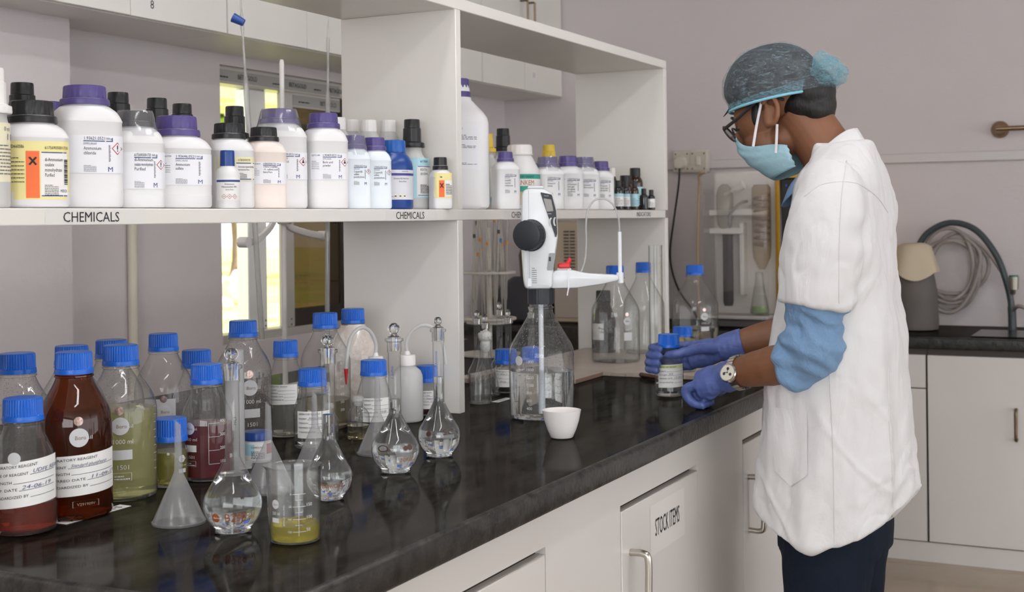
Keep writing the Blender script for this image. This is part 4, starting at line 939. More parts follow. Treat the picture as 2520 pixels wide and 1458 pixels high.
# compound tub
t = thing('compound_tub', 'small white tub with dark blue lid and red patch on its label', 'tub', (1.878, 1.449, BT), face_cam(1.878, 1.449, 0))
MB().lathe([(0.0225, 0), (0.0240, 0.002), (0.0240, 0.040), (0.022, 0.042)], 40).build('body', M_JAR, t)
MB().lathe([(0.0235, 0.0385), (0.0255, 0.0385), (0.0255, 0.051), (0.0245, 0.053), (0.0225, 0.0534)], 64, rib=(2, 2, 0.01)).build('lid', M_BLU, t, smooth=35)
f = cyl(0.0240); lb = patch('label', f, -0.034, 0.034, 0.004, 0.036, M_PAPER, t)
patch('red_patch', f, 0.016, 0.034, 0.015, 0.033, M_RED, lb, e=0.0005); patch('blue_patch', f, -0.034, -0.006, 0.013, 0.033, M_LBLUE, lb, e=0.0005)
Ink(f, 0.0008).text('COMPOUND', -0.012, 0.026, 0.0032, width=0.022).lines(-0.012, 0.012, 0.008, 0.022, 5, 0.4).build('lettering', M_INK, lb)
# funnels
M_FUN = plastic_clear('funnel_plastic', (0.70, 0.70, 0.71), 0.27, 0.2)
for x, y, r, h, s in ((1.446, 1.256, 0.0366, 0.1461, 'nearest the camera beside the round flask'), (1.677, 1.273, 0.0399, 0.1410, 'behind the beaker of yellow liquid'), (1.890, 1.334, 0.0340, 0.128, 'behind the second volumetric flask'), (2.026, 1.291, 0.0372, 0.1427, 'left of the third volumetric flask')):
    t = thing('funnel', 'translucent plastic funnel standing upside down '+s, 'funnel', (x, y, BT), face_cam(x, y), 'upturned plastic funnels')
    MB().lathe([(r*1.03, 0), (r*1.04, 0.003), (r*0.985, 0.0045), (0.0072, r*1.9), (0.0060, r*2.0)], 48, close=False).build('cone', M_FUN, t, smooth=40)
    m = MB().lathe([(0.0060, r*2.0), (0.0044, h-0.008), (0.0044, h)], 20, close=False)
    m.v = [(a, b, c-(a+0.0044)*0.9 if c > h-0.001 else c) for a, b, c in m.v]
    m.build('stem', M_FUN, t, smooth=50)
# volumetric flasks
def vol_flask(label, x, y, R, H, zs, rn, level, zj, head, off=0):
    t = thing('volumetric_flask', label, 'flask', (x, y, BT), face_cam(x, y, off), 'volumetric flasks in the foreground')
    zb = R*0.92
    P = [(R*0.55, 0.0), (R*0.62, 0.0008)]
    for k in range(1, 10):
        a = -1.02+k*(1.02+0.42)/9; P.append((R*cos(a), zb+R*sin(a)))
    ra, za = P[-1]
    for q in (0.15, 0.35, 0.55, 0.75, 0.9): P.append((ra+(rn*1.15-ra)*(q**0.92), za+(zs-za)*q))
    P += [(rn*1.02, zs+0.004), (rn, zs+0.012), (rn, zj)]
    body = P+[(rn*1.12, zj+0.002), (rn*1.12, zj+0.018), (rn*1.45, zj+0.020), (rn*1.45, zj+0.024), (rn*1.1, zj+0.024)]
    MB().lathe(body, 56, close=False).build('glass_body', G_CLEAR, t, smooth=60)
    P2 = [(R*0.5, 0.002)]
    for r_, z_ in P[1:]:
        if z_ < level: P2.append((max(r_-0.0013, 0.001), z_+0.0012))
        else:
            a, b = P2[-1]; tt = min(1, (level-b)/max(z_-b, 1e-5)); P2.append((a+(max(r_-0.0013, 0.001)-a)*tt, level)); break
    MB().lathe(P2, 56).build('liquid', L_WATER, t, smooth=60)
    s = MB().lathe([(rn*0.85, zj+0.003), (rn*1.02, zj+0.024), (rn*1.05, zj+0.027), (rn*0.55, zj+0.029), (rn*0.42, zj+0.033)], 24)
    zc = (zj+0.033+H)/2; hh = (H-zj-0.033)/2+0.003
    if head == 'disc': s.sphere((0, 0, zc), rn*0.95, rn*0.38, hh, 20, 10)
    else: s.lathe([(rn*0.40, zj+0.033), (rn*0.62, zc-hh*0.5), (rn*0.62, zc+hh*0.4), (rn*0.35, H)], 6)
    s.build('stopper', G_SOLID, t, smooth=60)
    return t
def on_bulb(R): return lambda u, v, e=0.0: ((sqrt(max(R*R-(v-R*0.92)**2, 1e-6))+e)*sin(u/R), -(sqrt(max(R*R-(v-R*0.92)**2, 1e-6))+e)*cos(u/R), v)
t = vol_flask('round volumetric flask marked B250 in brown, nearest the camera', 1.434, 1.150, 0.0405, 0.2506, 0.100, 0.0102, 0.080, 0.205, 'disc')
f = on_bulb(0.0405); Ink(f, 0.0008).disc(-0.025, 0.027, 0.0062).text('B250', -0.012, 0.022, 0.0115, width=0.030).text('ml', 0.022, 0.023, 0.008, width=0.010).build('brown_print', M_BINK, t)
Ink(f, 0.0011).text('Borosil', -0.028, 0.026, 0.0028, width=0.012).build('logo_lettering', M_PAPER, t)
t = vol_flask('volumetric flask reading BOROSIL in brown behind the beaker', 1.661, 1.147, 0.0358, 0.2490, 0.088, 0.0105, 0.130, 0.205, 'disc')
f = on_bulb(0.0358); Ink(f, 0.0008).text('BOROSIL', -0.012, 0.024, 0.0062, width=0.036).text('11', -0.022, 0.025, 0.006, width=0.005).build('brown_print', M_BINK, t)
Ink(cyl(0.0105), 0.0005).text('1 hydroxl', -0.002, 0.160, 0.0045, up=True, slant=0.3).build('handwriting', mat('blue_marker', (0.05, 0.10, 0.45), 0.5), t)
t = vol_flask('volumetric flask reading BOROSIL left of the furthest flask', 1.886, 1.167, 0.0405, 0.2497, 0.095, 0.0108, 0.124, 0.202, 'disc')
f = on_bulb(0.0405); Ink(f, 0.0008).text('BOROSIL', 0.008, 0.024, 0.006, width=0.032).build('brown_print', M_BINK, t)
Ink(f, 0.0008).ring([(-0.022+0.010*cos(k*0.3), 0.046+0.0055*sin(k*0.3)) for k in range(21)], 0.75).disc(0.018, 0.046, 0.004).disc(0.026, 0.047, 0.005).build('scale_print', mat('dark_brown_print', (0.07, 0.03, 0.02), 0.5), t)
Ink(cyl(0.0108), 0.0005).text('1 Sulfate', -0.002, 0.158, 0.0045, up=True, slant=0.3).build('handwriting', MATS['blue_marker'], t)
t = vol_flask('volumetric flask with hexagonal glass stopper, furthest along the bench', 2.044, 1.172, 0.0388, 0.2505, 0.095, 0.0100, 0.143, 0.205, 'hex')
Ink(on_bulb(0.0388), 0.0008).text('5C', 0.006, 0.044, 0.010, width=0.024).disc(-0.02, 0.046, 0.005).build('scale_print', MATS['dark_brown_print'], t)
Ink(cyl(0.0100), 0.0005).text('1 Ammonia', -0.002, 0.160, 0.0045, up=True, slant=0.3).build('handwriting', MATS['blue_marker'], t)
# beaker
t = thing('beaker', 'glass beaker with spout holding a little yellow liquid in the foreground', 'beaker', (1.430, 1.043, BT), face_cam(1.430, 1.043), 'glass beakers')
R, H = 0.0347, 0.101
prof = [(R*0.85, 0), (R*0.95, 0.0015), (R, 0.006), (R, H-0.006), (R*1.02, H-0.003), (R*1.065, H-0.0005), (R*1.06, H), (R*1.0, H-0.002), (R*0.955, H-0.007), (R*0.955, 0.006), (R*0.90, 0.003), (0.0, 0.0028)]
m = MB().lathe(prof, 64)
m.v = [(x*(1+0.18*max(0, (z-H+0.012)/0.012)*max(0, cos(atan2(y, x)-pi*0.98))**24), y*(1+0.18*max(0, (z-H+0.012)/0.012)*max(0, cos(atan2(y, x)-pi*0.98))**24), z) for x, y, z in m.v]
m.build('glass_body', G_CLEAR, t, smooth=45)
MB().lathe([(R*0.89, 0.0035), (R*0.945, 0.007), (R*0.945, 0.024)], 64).build('liquid', liquid('yellow_liquid', (0.95, 0.90, 0.15), cloud=0.35, ccol=(0.75, 0.62, 0.02)), t)
f = cyl(R); w = Ink(f, 0.0006)
w.bar(0.0045, 0.0051, 0.013, 0.068)
for i, (a, b) in enumerate((('50', '150'), ('100', '100'), ('150', '50'))):
    z = 0.0515-i*0.0165
    w.bar(-0.003, 0.014, z-0.0003, z+0.0003, 3).text(a, -0.0045, z-0.001, 0.0026, 'r').text(b, 0.0145, z, 0.0042)
    w.bar(0.0, 0.0095, z+0.0085, z+0.009, 2)
w.bar(-0.003, 0.014, 0.0677, 0.0683, 3).text('0', -0.0045, 0.067, 0.0026, 'r').text('250 ml', -0.034, 0.040, 0.004, width=0.013).bar(-0.034, -0.022, 0.030, 0.036, 3).disc(-0.028, 0.054, 0.006).text('APPROX VOLUMES', -0.0135, 0.026, 0.0024, up=True, width=0.028)
w.build('graduation', M_WINK, t)
Ink(f, 0.0009).text('Boro', -0.031, 0.0525, 0.0028).build('logo_lettering', MATS['logo_ink'], t)
# paper strips stuck on the bench
def strip(label, x0, x1, y0, y1, txt, tx0, tx1, h):
    o = thing('paper_strip', label, 'paper strip', (x0, y0, BZ+0.0004), 0, 'paper labels stuck on the worktop')
    MB().box(0, x1-x0, 0, y1-y0, 0, 0.0004).build('paper', M_PAPER, o, smooth=0)
    Ink(top(0.0004), 0.0004).text(txt, tx0, (y1-y0-h)/2, h, width=tx1-tx0).build('lettering', M_INK, o)
strip('white paper strip reading REAGENTS taped flat in front of the amber bottle', 1.372, 1.502, 1.3965, 1.4185, 'REAGENTS', 0.014, 0.118, 0.013)
strip('small white paper strip lying in front of the blue capped bottle in the right bay', 2.700, 2.775, 1.389, 1.407, 'REAGENTS', 0.008, 0.068, 0.010)
# ------------------------------------------------------------------ digital bottle top titrator
def plate(poly, y0, y1, bev=0.0):
    """outline in x,z extruded along y, edges eased"""
    n = len(poly); cx = sum(p[0] for p in poly)/n; cz = sum(p[1] for p in poly)/n
    def ring(y, d):
        o = []
        for i in range(n):
            a, b, c = Vector(poly[i-1]), Vector(poly[i]), Vector(poly[(i+1) % n])
            t = ((c-b).normalized()-(a-b).normalized()); nn = Vector((t.y, -t.x)); nn = nn.normalized() if nn.length > 1e-9 else Vector((0, 0))
            o.append((b.x-nn.x*d, y, b.y-nn.y*d))
        return o
    rs = [ring(y0, bev), ring(y0+bev*0.3, bev*0.3), ring(y0+bev, 0), ring(y1-bev, 0), ring(y1-bev*0.3, bev*0.3), ring(y1, bev)] if bev else [ring(y0, 0), ring(y1, 0)]
    V = [p for r in rs for p in r]; m = len(rs)
    F = [(i*n+k, i*n+(k+1) % n, (i+1)*n+(k+1) % n, (i+1)*n+k) for i in range(m-1) for k in range(n)]+[tuple(range(n-1, -1, -1)), tuple(range((m-1)*n, m*n))]
    return MB().add(V, F)
def rounded(poly, r=0.006, k=4):
    out = []
    n = len(poly)
    for i in range(n):
        a, b, c = Vector(poly[i-1]), Vector(poly[i]), Vector(poly[(i+1) % n])
        d1, d2 = min(r, (a-b).length*0.45), min(r, (c-b).length*0.45)
        p, q = b+(a-b).normalized()*d1, b+(c-b).normalized()*d2
        for j in range(k+1):
            t = j/k; out.append(tuple(p*(1-t)**2+b*2*t*(1-t)+q*t*t))
    return out
TX, TY = 2.525, 1.194
M_TW = mat('titrator_white', (0.72, 0.745, 0.77), 0.3, coat=0.2)
M_TD = mat('titrator_dark', (0.022, 0.025, 0.032), 0.45)
t, f = bottle('two litre clear bottle of water carrying the digital titrator', TX, TY, 0.0695, 0.2700, '2000', G_DROP, L_WATER, 0.102, nocap=True)
scale_marks(t, f, -0.052, 0.026, 0.0163, ['400', '600', '800', '1000', '1200', '1600', '1800'], 0.0062, ruler=False)
w = Ink(f, 0.0006); w.disc(-0.052, 0.128, 0.010).build('white_print', M_WINK, t)
MB().tube([(0, 0, 0.2430), (0, 0, 0.014)], 0.0055, 14).build('suction_tube', mat('suction_tube_white', (0.70, 0.74, 0.80), 0.35), t)
t = thing('titrator', 'white digital bottle top titrator with dark knob and discharge arm', 'titrator', (TX, TY, BT), face_cam(TX, TY, 0))
out = rounded([(-0.033, 0.2767), (0.025, 0.2767), (0.028, 0.325), (0.038, 0.385), (0.0365, 0.4425), (0.029, 0.478), (0.012, 0.490), (-0.030, 0.490), (-0.0385, 0.478), (-0.0405, 0.373), (-0.0365, 0.295)], 0.010)
D = 0.036
plate(out, -D, D, 0.009).build('housing', M_TW, t, smooth=40)
plate(rounded([(-0.026, 0.4905), (0.010, 0.4905), (0.008, 0.4955), (-0.024, 0.4955)], 0.002), -0.024, 0.024, 0.003).build('lid', M_TW, t)
MB().box(-0.0235, -0.0228, -D-0.0004, -D+0.001, 0.279, 0.487).build('seam', mat('seam_grey', (0.35, 0.37, 0.40), 0.5), t)
MB().lathe([(0.0275, 0.2760), (0.0275, 0.2440), (0.0282, 0.2446), (0.0285, 0.248), (0.0285, 0.272), (0.0278, 0.2766)], 96, rib=(3, 4, 0.02), close=False).build('threaded_collar', M_TD, t, smooth=30)
kb = MB().lathe([(0.034, 0), (0.034, 0.003), (0.0325, 0.004), (0.0325, 0.022), (0.031, 0.025), (0.0285, 0.0262)], 96, rib=(2, 3, 0.025))
Mk = Matrix.Translation((-0.0185, -D, 0.391)) @ Vector((-0.42, -0.9, 0)).to_track_quat('Z', 'Y').to_matrix().to_4x4()
kb.v = [tuple(Mk @ Vector(q)) for q in kb.v]; kb.build('knob', M_TD, t, smooth=30)
pn = plate(rounded([(0.0015, 0.482), (0.026, 0.4765), (0.0345, 0.442), (0.0365, 0.394), (0.0335, 0.385), (0.018, 0.430)], 0.003), -D-0.0012, -D+0.002).build('control_panel', M_TD, t, smooth=30)
plate(rounded([(0.0080, 0.4690), (0.0245, 0.4660), (0.0290, 0.4415), (0.0150, 0.4405)], 0.0015), -D-0.0018, -D).build('display', mat('lcd_grey', (0.16, 0.14, 0.12), 0.15), pn)
ik = Ink(flat(D), 0.0018); ik.text('Titrette', 0.0095, 0.4730, 0.0024, width=0.010).lines(0.0165, 0.030, 0.4355, 0.438, 1)
ik.build('lettering', M_WINK, pn)
for cx_, cz_ in ((0.0235, 0.4185), (0.0320, 0.4195)):
    q = [(cx_+0.0040*cos(a), cz_+0.0095*sin(a)) for a in [1.2+k*0.4 for k in range(10)]]; q2 = [(cx_+0.0018+0.0025*cos(a), cz_+0.0075*sin(a)) for a in [4.8-k*0.4 for k in range(10)]]
    n = len(q); Vv = [(a, -D-0.0018, b) for a, b in q]+[(a, -D-0.0018, b) for a, b in reversed(q2)]
    MB().add(Vv, [(i, i+1, n+i+1, n+i) for i in range(n-1)]).build('button', M_WINK, pn, smooth=0)
plate(rounded([(0.0135, 0.3165), (0.0265, 0.3165), (0.033, 0.353), (0.0185, 0.353)], 0.003), -D-0.0006, -D+0.004).build('recess_window', mat('recess_grey', (0.30, 0.31, 0.32), 0.4), t)
MB().box(0.018, 0.0225, -D-0.0012, -D, 0.336, 0.345).build('latch', M_TD, t)
Ink(flat(D), 0.0004).lines(-0.018, -0.008, 0.29, 0.325, 8, 0.3, 2).build('fine_print', M_GINK, t)
plate(rounded([(-0.0275, 0.283), (-0.0190, 0.283), (-0.0205, 0.300), (-0.0265, 0.300)], 0.001), -D-0.0008, -D).build('clip', M_TW, t)
arm = plate(rounded([(0.020, 0.2772), (0.075, 0.2772), (0.130, 0.2850), (0.166, 0.2925), (0.166, 0.3040), (0.100, 0.3085), (0.066, 0.3160), (0.032, 0.3160), (0.020, 0.305)], 0.006), -0.019, 0.015, 0.004).build('discharge_arm', M_TW, t, smooth=40)
MB().tube([(0.170, -0.002, 0.287), (0.170, -0.002, 0.309)], 0.0078, 20).build('tube_holder', M_TW, t)
MB().tube([(0.170, -0.002, 0.309), (0.170, -0.002, 0.396)], 0.0043, 16).build('guide_tube', M_TW, t)
MB().tube(smooth_path([(0.170, -0.002, 0.390), (0.168, -0.002, 0.425), (0.158, -0.002, 0.452), (0.140, -0.002, 0.466), (0.118, -0.002, 0.464), (0.103, -0.002, 0.443), (0.0985, -0.002, 0.41), (0.0985, -0.002, 0.37), (0.095, -0.002, 0.335), (0.086, -0.002, 0.309)], 6), 0.0022, 10).build('clear_tube', plastic_clear('clear_ptfe', (0.72, 0.72, 0.72), 0.45, 0.1), t)
rd = MB().box(0.037, 0.064, -0.012, 0.008, 0.3195, 0.3305, 0.003); rd.tube([(0.058, -0.002, 0.329), (0.0645, -0.002, 0.3405)], [0.0055, 0.0042], 10)
rd.build('valve_lever', mat('red_plastic', (0.62, 0.015, 0.02), 0.35), t)
MB().box(0.035, 0.066, -0.010, 0.006, 0.3155, 0.3195, 0.002).build('valve_seat', M_TW, t)
tie = MB().box(0.0575, 0.0610, -0.0200, 0.016, 0.3162, 0.3172).box(0.0575, 0.0610, -0.0205, -0.0192, 0.2765, 0.3172).box(0.0575, 0.0610, -0.0205, 0.016, 0.2755, 0.2768)
tie.tube([(0.059, -0.0198, 0.277), (0.056, -0.0198, 0.262)], 0.0016, 6)
tie.build('cable_tie', M_TW, t, smooth=0)
# white porcelain crucible
t = thing('crucible', 'small white porcelain crucible in front of the titrator', 'crucible', (2.309, 1.050, BT))
MB().lathe([(0.016, 0), (0.0205, 0.0008), (0.0225, 0.003), (0.0285, 0.017), (0.034, 0.034), (0.0372, 0.051), (0.0378, 0.0543), (0.0362, 0.0543), (0.0345, 0.050), (0.031, 0.034), (0.025, 0.018), (0.016, 0.006), (0, 0.005)], 48).build('bowl', mat('porcelain', (0.80, 0.77, 0.75), 0.2, coat=0.4), t, smooth=50)

# ------------------------------------------------------------------ right bay
t = thing('beaker', 'small empty glass beaker beside the rack upright', 'beaker', (2.668, 1.419, BT), 0, 'glass beakers')
R, H = 0.0254, 0.0697
MB().lathe([(R*0.88, 0), (R*0.97, 0.001), (R, 0.005), (R, H-0.004), (R*1.05, H-0.0005), (R*1.04, H), (R*0.97, H-0.003), (R*0.95, 0.005), (0, 0.003)], 48).build('glass_body', G_CLEAR, t, smooth=45)
t = thing('conical_flask', 'conical flask plugged with cotton wool behind the small beaker', 'flask', (2.790, 1.469, BT))
MB().lathe([(0.031, 0), (0.035, 0.002), (0.0353, 0.008), (0.030, 0.032), (0.0165, 0.088), (0.0140, 0.100), (0.0140, 0.128), (0.0165, 0.131), (0.0165, 0.133)], 48, close=False).build('glass_body', G_CLEAR, t, smooth=50)
m = MB().sphere((0, 0, 0.121), 0.0132, 0.0132, 0.018, 18, 12).sphere((0, 0, 0.143), 0.017, 0.017, 0.014, 18, 12)
m.v = [tuple(Vector(q)*(1+0.06*noise.noise(Vector(q)*180)) if q[2] > 0.135 else q) for q in m.v]
m.build('cotton_plug', mat('cotton', (0.80, 0.79, 0.77), 0.95, bump=0.6, bscale=250), t, smooth=60)
for x, y, s, hd in ((2.866, 1.452, 'small labelled bottle with blue cap left of the titrator bottle', ('NH4 Cl', '', 'Strip')), (2.935, 1.412, 'small labelled bottle with blue cap directly behind the titrator bottle', ('Buffer', '', '12.19'))):
    t, f = bottle(s, x, y, 0.0290, 0.1060, '100', liq=liquid('maroon_liquid', (0.10, 0.012, 0.02)), level=0.018)
    reagent_label(t, f, -0.030, 0.030, 0.016, 0.058, hd, head='Reagent', rows=('Name', 'Strength', 'Date'))
for x, y, h, s in ((2.975, 1.590, 0.192, 'leftmost of the stoppered flasks in the right bay'), (2.898, 1.526, 0.188, 'frontmost of the stoppered flasks in the right bay'), (3.130, 1.604, 0.203, 'tallest of the stoppered flasks in the right bay'), (3.055, 1.540, 0.189, 'third of the stoppered flasks in the right bay'), (3.214, 1.550, 0.190, 'stoppered flask standing apart behind the titrator bottle')):
    t = thing('stoppered_flask', 'slim glass volumetric flask, '+s, 'flask', (x, y, BT+(0.0125 if x > 3.0 and False else 0)), 0, 'small stoppered flasks in the right bay')
    r = 0.026
    P = [(r*0.6, 0), (r*0.75, 0.002), (r, 0.022), (r*0.9, 0.036), (r*0.5, 0.056), (0.0085, 0.068), (0.0080, h-0.04), (0.0095, h-0.038), (0.0095, h-0.026), (0.0115, h-0.025), (0.0115, h-0.023)]
    MB().lathe(P, 28, close=False).build('glass_body', G_CLEAR, t, smooth=60)
    MB().lathe([(0.0075, h-0.036), (0.0088, h-0.023), (0.0095, h-0.021), (0.004, h-0.019)], 16).sphere((0, 0, h-0.0095), 0.0095, 0.005, 0.0105, 14, 10).build('stopper', G_SOLID, t, smooth=60)
M_MARB = mat('beige_marble', (0.50, 0.42, 0.36), 0.3, noise_amt=0.25, nscale=5, stretch=(1, 4, 1))
for x0, x1, y0, y1, s in ((3.262, 3.840, 1.07, 1.66, 'large beige marble slab lying on the worktop under the empty bottle'), (2.99, 3.256, 1.628, 1.67, 'narrow beige marble strip behind the stoppered flasks'), (3.075, 3.256, 1.358, 1.49, 'small beige marble tile lying behind the titrator bottle')):
    t = thing('marble_slab', s, 'slab', (x0, y0, BT)); MB().box(0, x1-x0, 0, y1-y0, 0, 0.0115, 0.0008).build('slab', M_MARB, t, smooth=0)
    MB().box(0.0003, x1-x0-0.0003, -0.0002, 0.0, 0.0010, 0.0105).build('cut_edge', mat('slab_edge', (0.28, 0.17, 0.12), 0.7), t, smooth=0)
ZS = BT+0.0121
t, f = bottle('large empty two litre bottle on the marble slab', 3.504, 1.419, 0.0692, 0.2758, '2000', G_DROP, z=ZS)
logo(t, f, 0.034, 0.120, 0.011, None, False, None)
w = Ink(f, 0.0006); w.bar(0.024, 0.050, 0.065, 0.088, 4).lines(0.028, 0.05, 0.094, 0.100, 1).build('white_print', M_WINK, t)
Ink(f, 0.0008).text('Amyl', -0.056, 0.096, 0.007, slant=0.3, jitter=0.001).text('1.5N', -0.054, 0.086, 0.006, slant=0.3).build('handwriting', M_INK, t)
bottle('clear two litre bottle at the back of the marble slab by the rack end', 3.768, 1.432, 0.0629, 0.2764, '2000', z=ZS)
t = thing('glass_measuring_cylinder', 'tall glass measuring cylinder with amber graduation on the marble slab', 'cylinder', (3.652, 1.350, ZS), face_cam(3.652, 1.350, 0))
MB().lathe([(0.0205, 0.012), (0.0205, 0.326), (0.0220, 0.331), (0.0195, 0.331), (0.0193, 0.326), (0.0193, 0.013), (0, 0.012)], 40).build('tube', G_CLEAR, t, smooth=45)
MB().lathe([(0.030, 0), (0.032, 0.003), (0.026, 0.008), (0.012, 0.012)], 40).build('foot', G_CLEAR, t)
ik = Ink(cyl(0.0205), 0.0005); ik.bar(0.0165, 0.0175, 0.03, 0.29)
for k in range(26): ik.bar(0.0125 if k % 5 else 0.009, 0.0165, 0.04+k*0.0095, 0.0406+k*0.0095)
ik.disc(0.016, 0.30, 0.0022, n=10).build('graduation', mat('amber_print', (0.45, 0.20, 0.06), 0.5), t)
t, f = bottle('dark amber bottle with black cap hidden behind the empty bottle', 3.734, 1.552, 0.0376, 0.190, '500', shell_glass('dark_amber', (0.10, 0.035, 0.012), 0.03, 1.5, hazecol=(0.1, 0.04, 0.02)), cap=M_BLK, z=ZS)
patch('label', f, -0.05, 0.0, 0.04, 0.09, M_PAPER, t)
t, f = bottle('two litre clear bottle with pale liquid standing past the rack end', 4.001, 1.346, 0.0741, 0.2720, '2000', G_CLEAR, liquid('pale_cream_liquid', (0.88, 0.86, 0.78)), 0.072)
logo(t, f, 0.030, 0.112, 0.012, '2000 ml', True, None)
bottle('small blue capped bottle partly hidden behind the gloved hand', 3.335, 1.158, 0.0350, 0.1200, '250', z=ZS)
t = thing('spatula', 'dark brown wooden handled spatula lying on the worktop', 'spatula', (3.244, 1.222, BT+0.0068), atan2(-0.062, -0.045))
MB().tube([(-0.045, 0, 0), (-0.035, 0, 0), (0.02, 0, 0), (0.045, 0, 0)], [0.003, 0.0068, 0.0062, 0.0045], 14, flat=0.95).build('handle', mat('dark_wood', (0.07, 0.022, 0.012), 0.35, noise_amt=0.3, nscale=40), t)
MB().box(0.044, 0.11, -0.004, 0.004, -0.0015, -0.0005).build('blade', M_STEEL, t)
o = MB().tube([(0, 0, 0), (0.0, -0.042, 0)], 0.0045, 14).build('glass_vial', G_CLEAR); o.location = (3.2475, 1.330, BT+0.0046)
tag(o, 'tiny empty glass vial lying at the edge of the marble slab', 'vial')

# pipette rack behind the shelf
RX, RY = 3.64, 1.90
t = thing('pipette_rack', 'white round pipette rack with two perforated discs behind the shelf', 'rack', (RX, RY, BT))
M_RK = mat('rack_plastic', (0.66, 0.63, 0.57), 0.4)
for z in (0.255, 0.11):
    MB().lathe([(0.074, z), (0.083, z), (0.085, z+0.002), (0.085, z+0.006), (0.083, z+0.008), (0.074, z+0.008), (0.074, z)], 48, close=False).build('disc_rim', M_RK, t)
    for q in range(3): MB().tube([(0.0, 0, z+0.004), (0.078*cos(q*2.094+0.06), 0.078*sin(q*2.094+0.06), z+0.004)], 0.003, 6).build('spoke', M_RK, t)
MB().lathe([(0.073, 0.10), (0.073, 0.108)], 40).build('lower_tray', M_RK, t)
MB().lathe([(0.095, 0), (0.095, 0.006), (0.02, 0.012)], 40).build('base', M_RK, t)
MB().tube([(0, 0, 0.01), (0, 0, 0.40)], 0.008, 12).build('post', M_RK, t)
R_ = random.Random(5); G_PIP = shell_glass('pipette_glass', (0.86, 0.85, 0.82), 0.34, 1.5, hazecol=(0.75, 0.72, 0.66))
bands = [mat('band_orange', (0.55, 0.25, 0.05), 0.5), mat('band_blue', (0.05, 0.22, 0.50), 0.5), mat('band_black', (0.06, 0.05, 0.05), 0.5)]
pos_word = ['with a blue band furthest right', 'with an orange band at the right', 'with an orange band nearest the camera', 'with a black band at the front left', 'with an orange band at the left', 'with a dark tip band furthest left', 'with an orange band leaning left at the back', 'with a black band at the back left', 'with an orange band at the back', 'with an orange band right of the post', 'with a black band behind the post', 'with a thick stem in the middle']
for k in range(12):
    a = 2*pi*k/12-1.2+0.2; r0 = 0.058 if k % 2 else 0.040
    p = thing('pipette', 'glass pipette in the rack '+pos_word[k], 'pipette', (RX+r0*cos(a), RY+r0*sin(a), BT+0.131), 0, 'glass pipettes in the rack')
    lean = (R_.uniform(-0.007, 0.007), R_.uniform(-0.007, 0.007)); L_ = R_.uniform(0.30, 0.36)
    at = lambda z: (lean[0]*(z/0.12-0.5), lean[1]*(z/0.12-0.5), z)
    MB().tube([at(-0.02), at(0.04), at(0.05), at(L_)], [0.0012, 0.0025, 0.0042, 0.0042], 10).build('stem', G_PIP, p, smooth=60)
    zb_ = L_-R_.uniform(0.06, 0.13)
    MB().tube([at(zb_), at(zb_+0.012)], 0.0046, 10).build('colour_band', bands[[1, 0, 0, 2, 0, 2, 0, 2, 0, 0, 2, 0][k]], p)
# burette stand and burettes behind the shelf
t = thing('burette_stand', 'white burette stand with double clamp behind the shelf near the window', 'stand', (2.640, 1.95, BT))
M_ST = mat('stand_white', (0.66, 0.64, 0.61), 0.4)
MB().box(-0.14, 0.14, -0.09, 0.05, 0, 0.014, 0.003).build('base_plate', M_ST, t)
MB().tube([(0, 0, 0.014), (0, 0, 0.82), (0.0, 0, 0.8275)], [0.0068, 0.0060, 0.004], 14).build('rod', M_ST, t)
MB().box(-0.016, 0.016, -0.018, 0.012, 0.42, 0.47, 0.004).build('clamp_boss', M_ST, t)
for s, ex, ez in ((-1, -0.138, 0.378), (1, 0.188, 0.388)):
    MB().tube(smooth_path([(0.012*s, 0.012, 0.45), (0.035*s, 0.012, 0.415), (ex*0.6, 0.012, ez+0.008), (ex-0.012*s, 0.012, ez)], 6), 0.0062, 8, flat=1.6).build('clamp_arm', M_ST, t)
    MB().tube([(ex, 0.000, ez), (ex, 0.026, ez)], 0.013, 18).build('clamp_jaw', M_ST, t)
G_BUR = shell_glass('burette_glass', (0.80, 0.80, 0.78), 0.30, 1.6, hazecol=(0.70, 0.69, 0.66))
M_SBLUE = mat('stopcock_blue', (0.02, 0.07, 0.30), 0.4)
def burette(label, p0, p1, cock):
    a, b = Vector(p0), Vector(p1); d = (b-a); L_ = d.length
    t = thing('burette', label, 'burette', p0, 0, 'upturned burettes in the stand'); t.rotation_euler = d.to_track_quat('Z', 'Y').to_euler()
    MB().lathe([(0.0062, 0), (0.0065, 0.003), (0.0065, L_-0.22), (0.0055, L_-0.205), (0.0032, L_-0.19), (0.0030, L_-0.10), (0.0045, L_-0.085), (0.0045, L_-0.06), (0.0030, L_-0.05), (0.0012, L_)], 16).build('tube', G_BUR, t, smooth=60)
    if cock:
        s = MB().tube([(0.010, -0.006, L_-0.074), (-0.012, -0.018, L_-0.060)], [0.0085, 0.0115], 16); s.tube([(-0.012, -0.018, L_-0.060), (-0.0125, -0.0185, L_-0.0595)], [0.008, 0.006], 12)
        s.build('stopcock', M_SBLUE, t)
    ik = Ink(cyl(0.0066), 0.0002)
    for k in range(40): ik.bar(-0.003, 0.003 if k % 5 else 0.0055, 0.05+k*0.008, 0.0505+k*0.008)
    ik.build('graduation', mat('burette_print', (0.22, 0.18, 0.14), 0.5), t)
burette('upturned glass burette with blue stopcock left of the stand rod', (2.538, 1.942, 1.045), (2.470, 1.942, 1.870), True)
burette('upturned glass burette without stopcock right of the stand rod', (2.809, 1.942, 0.935), (2.832, 1.942, 1.86), False)

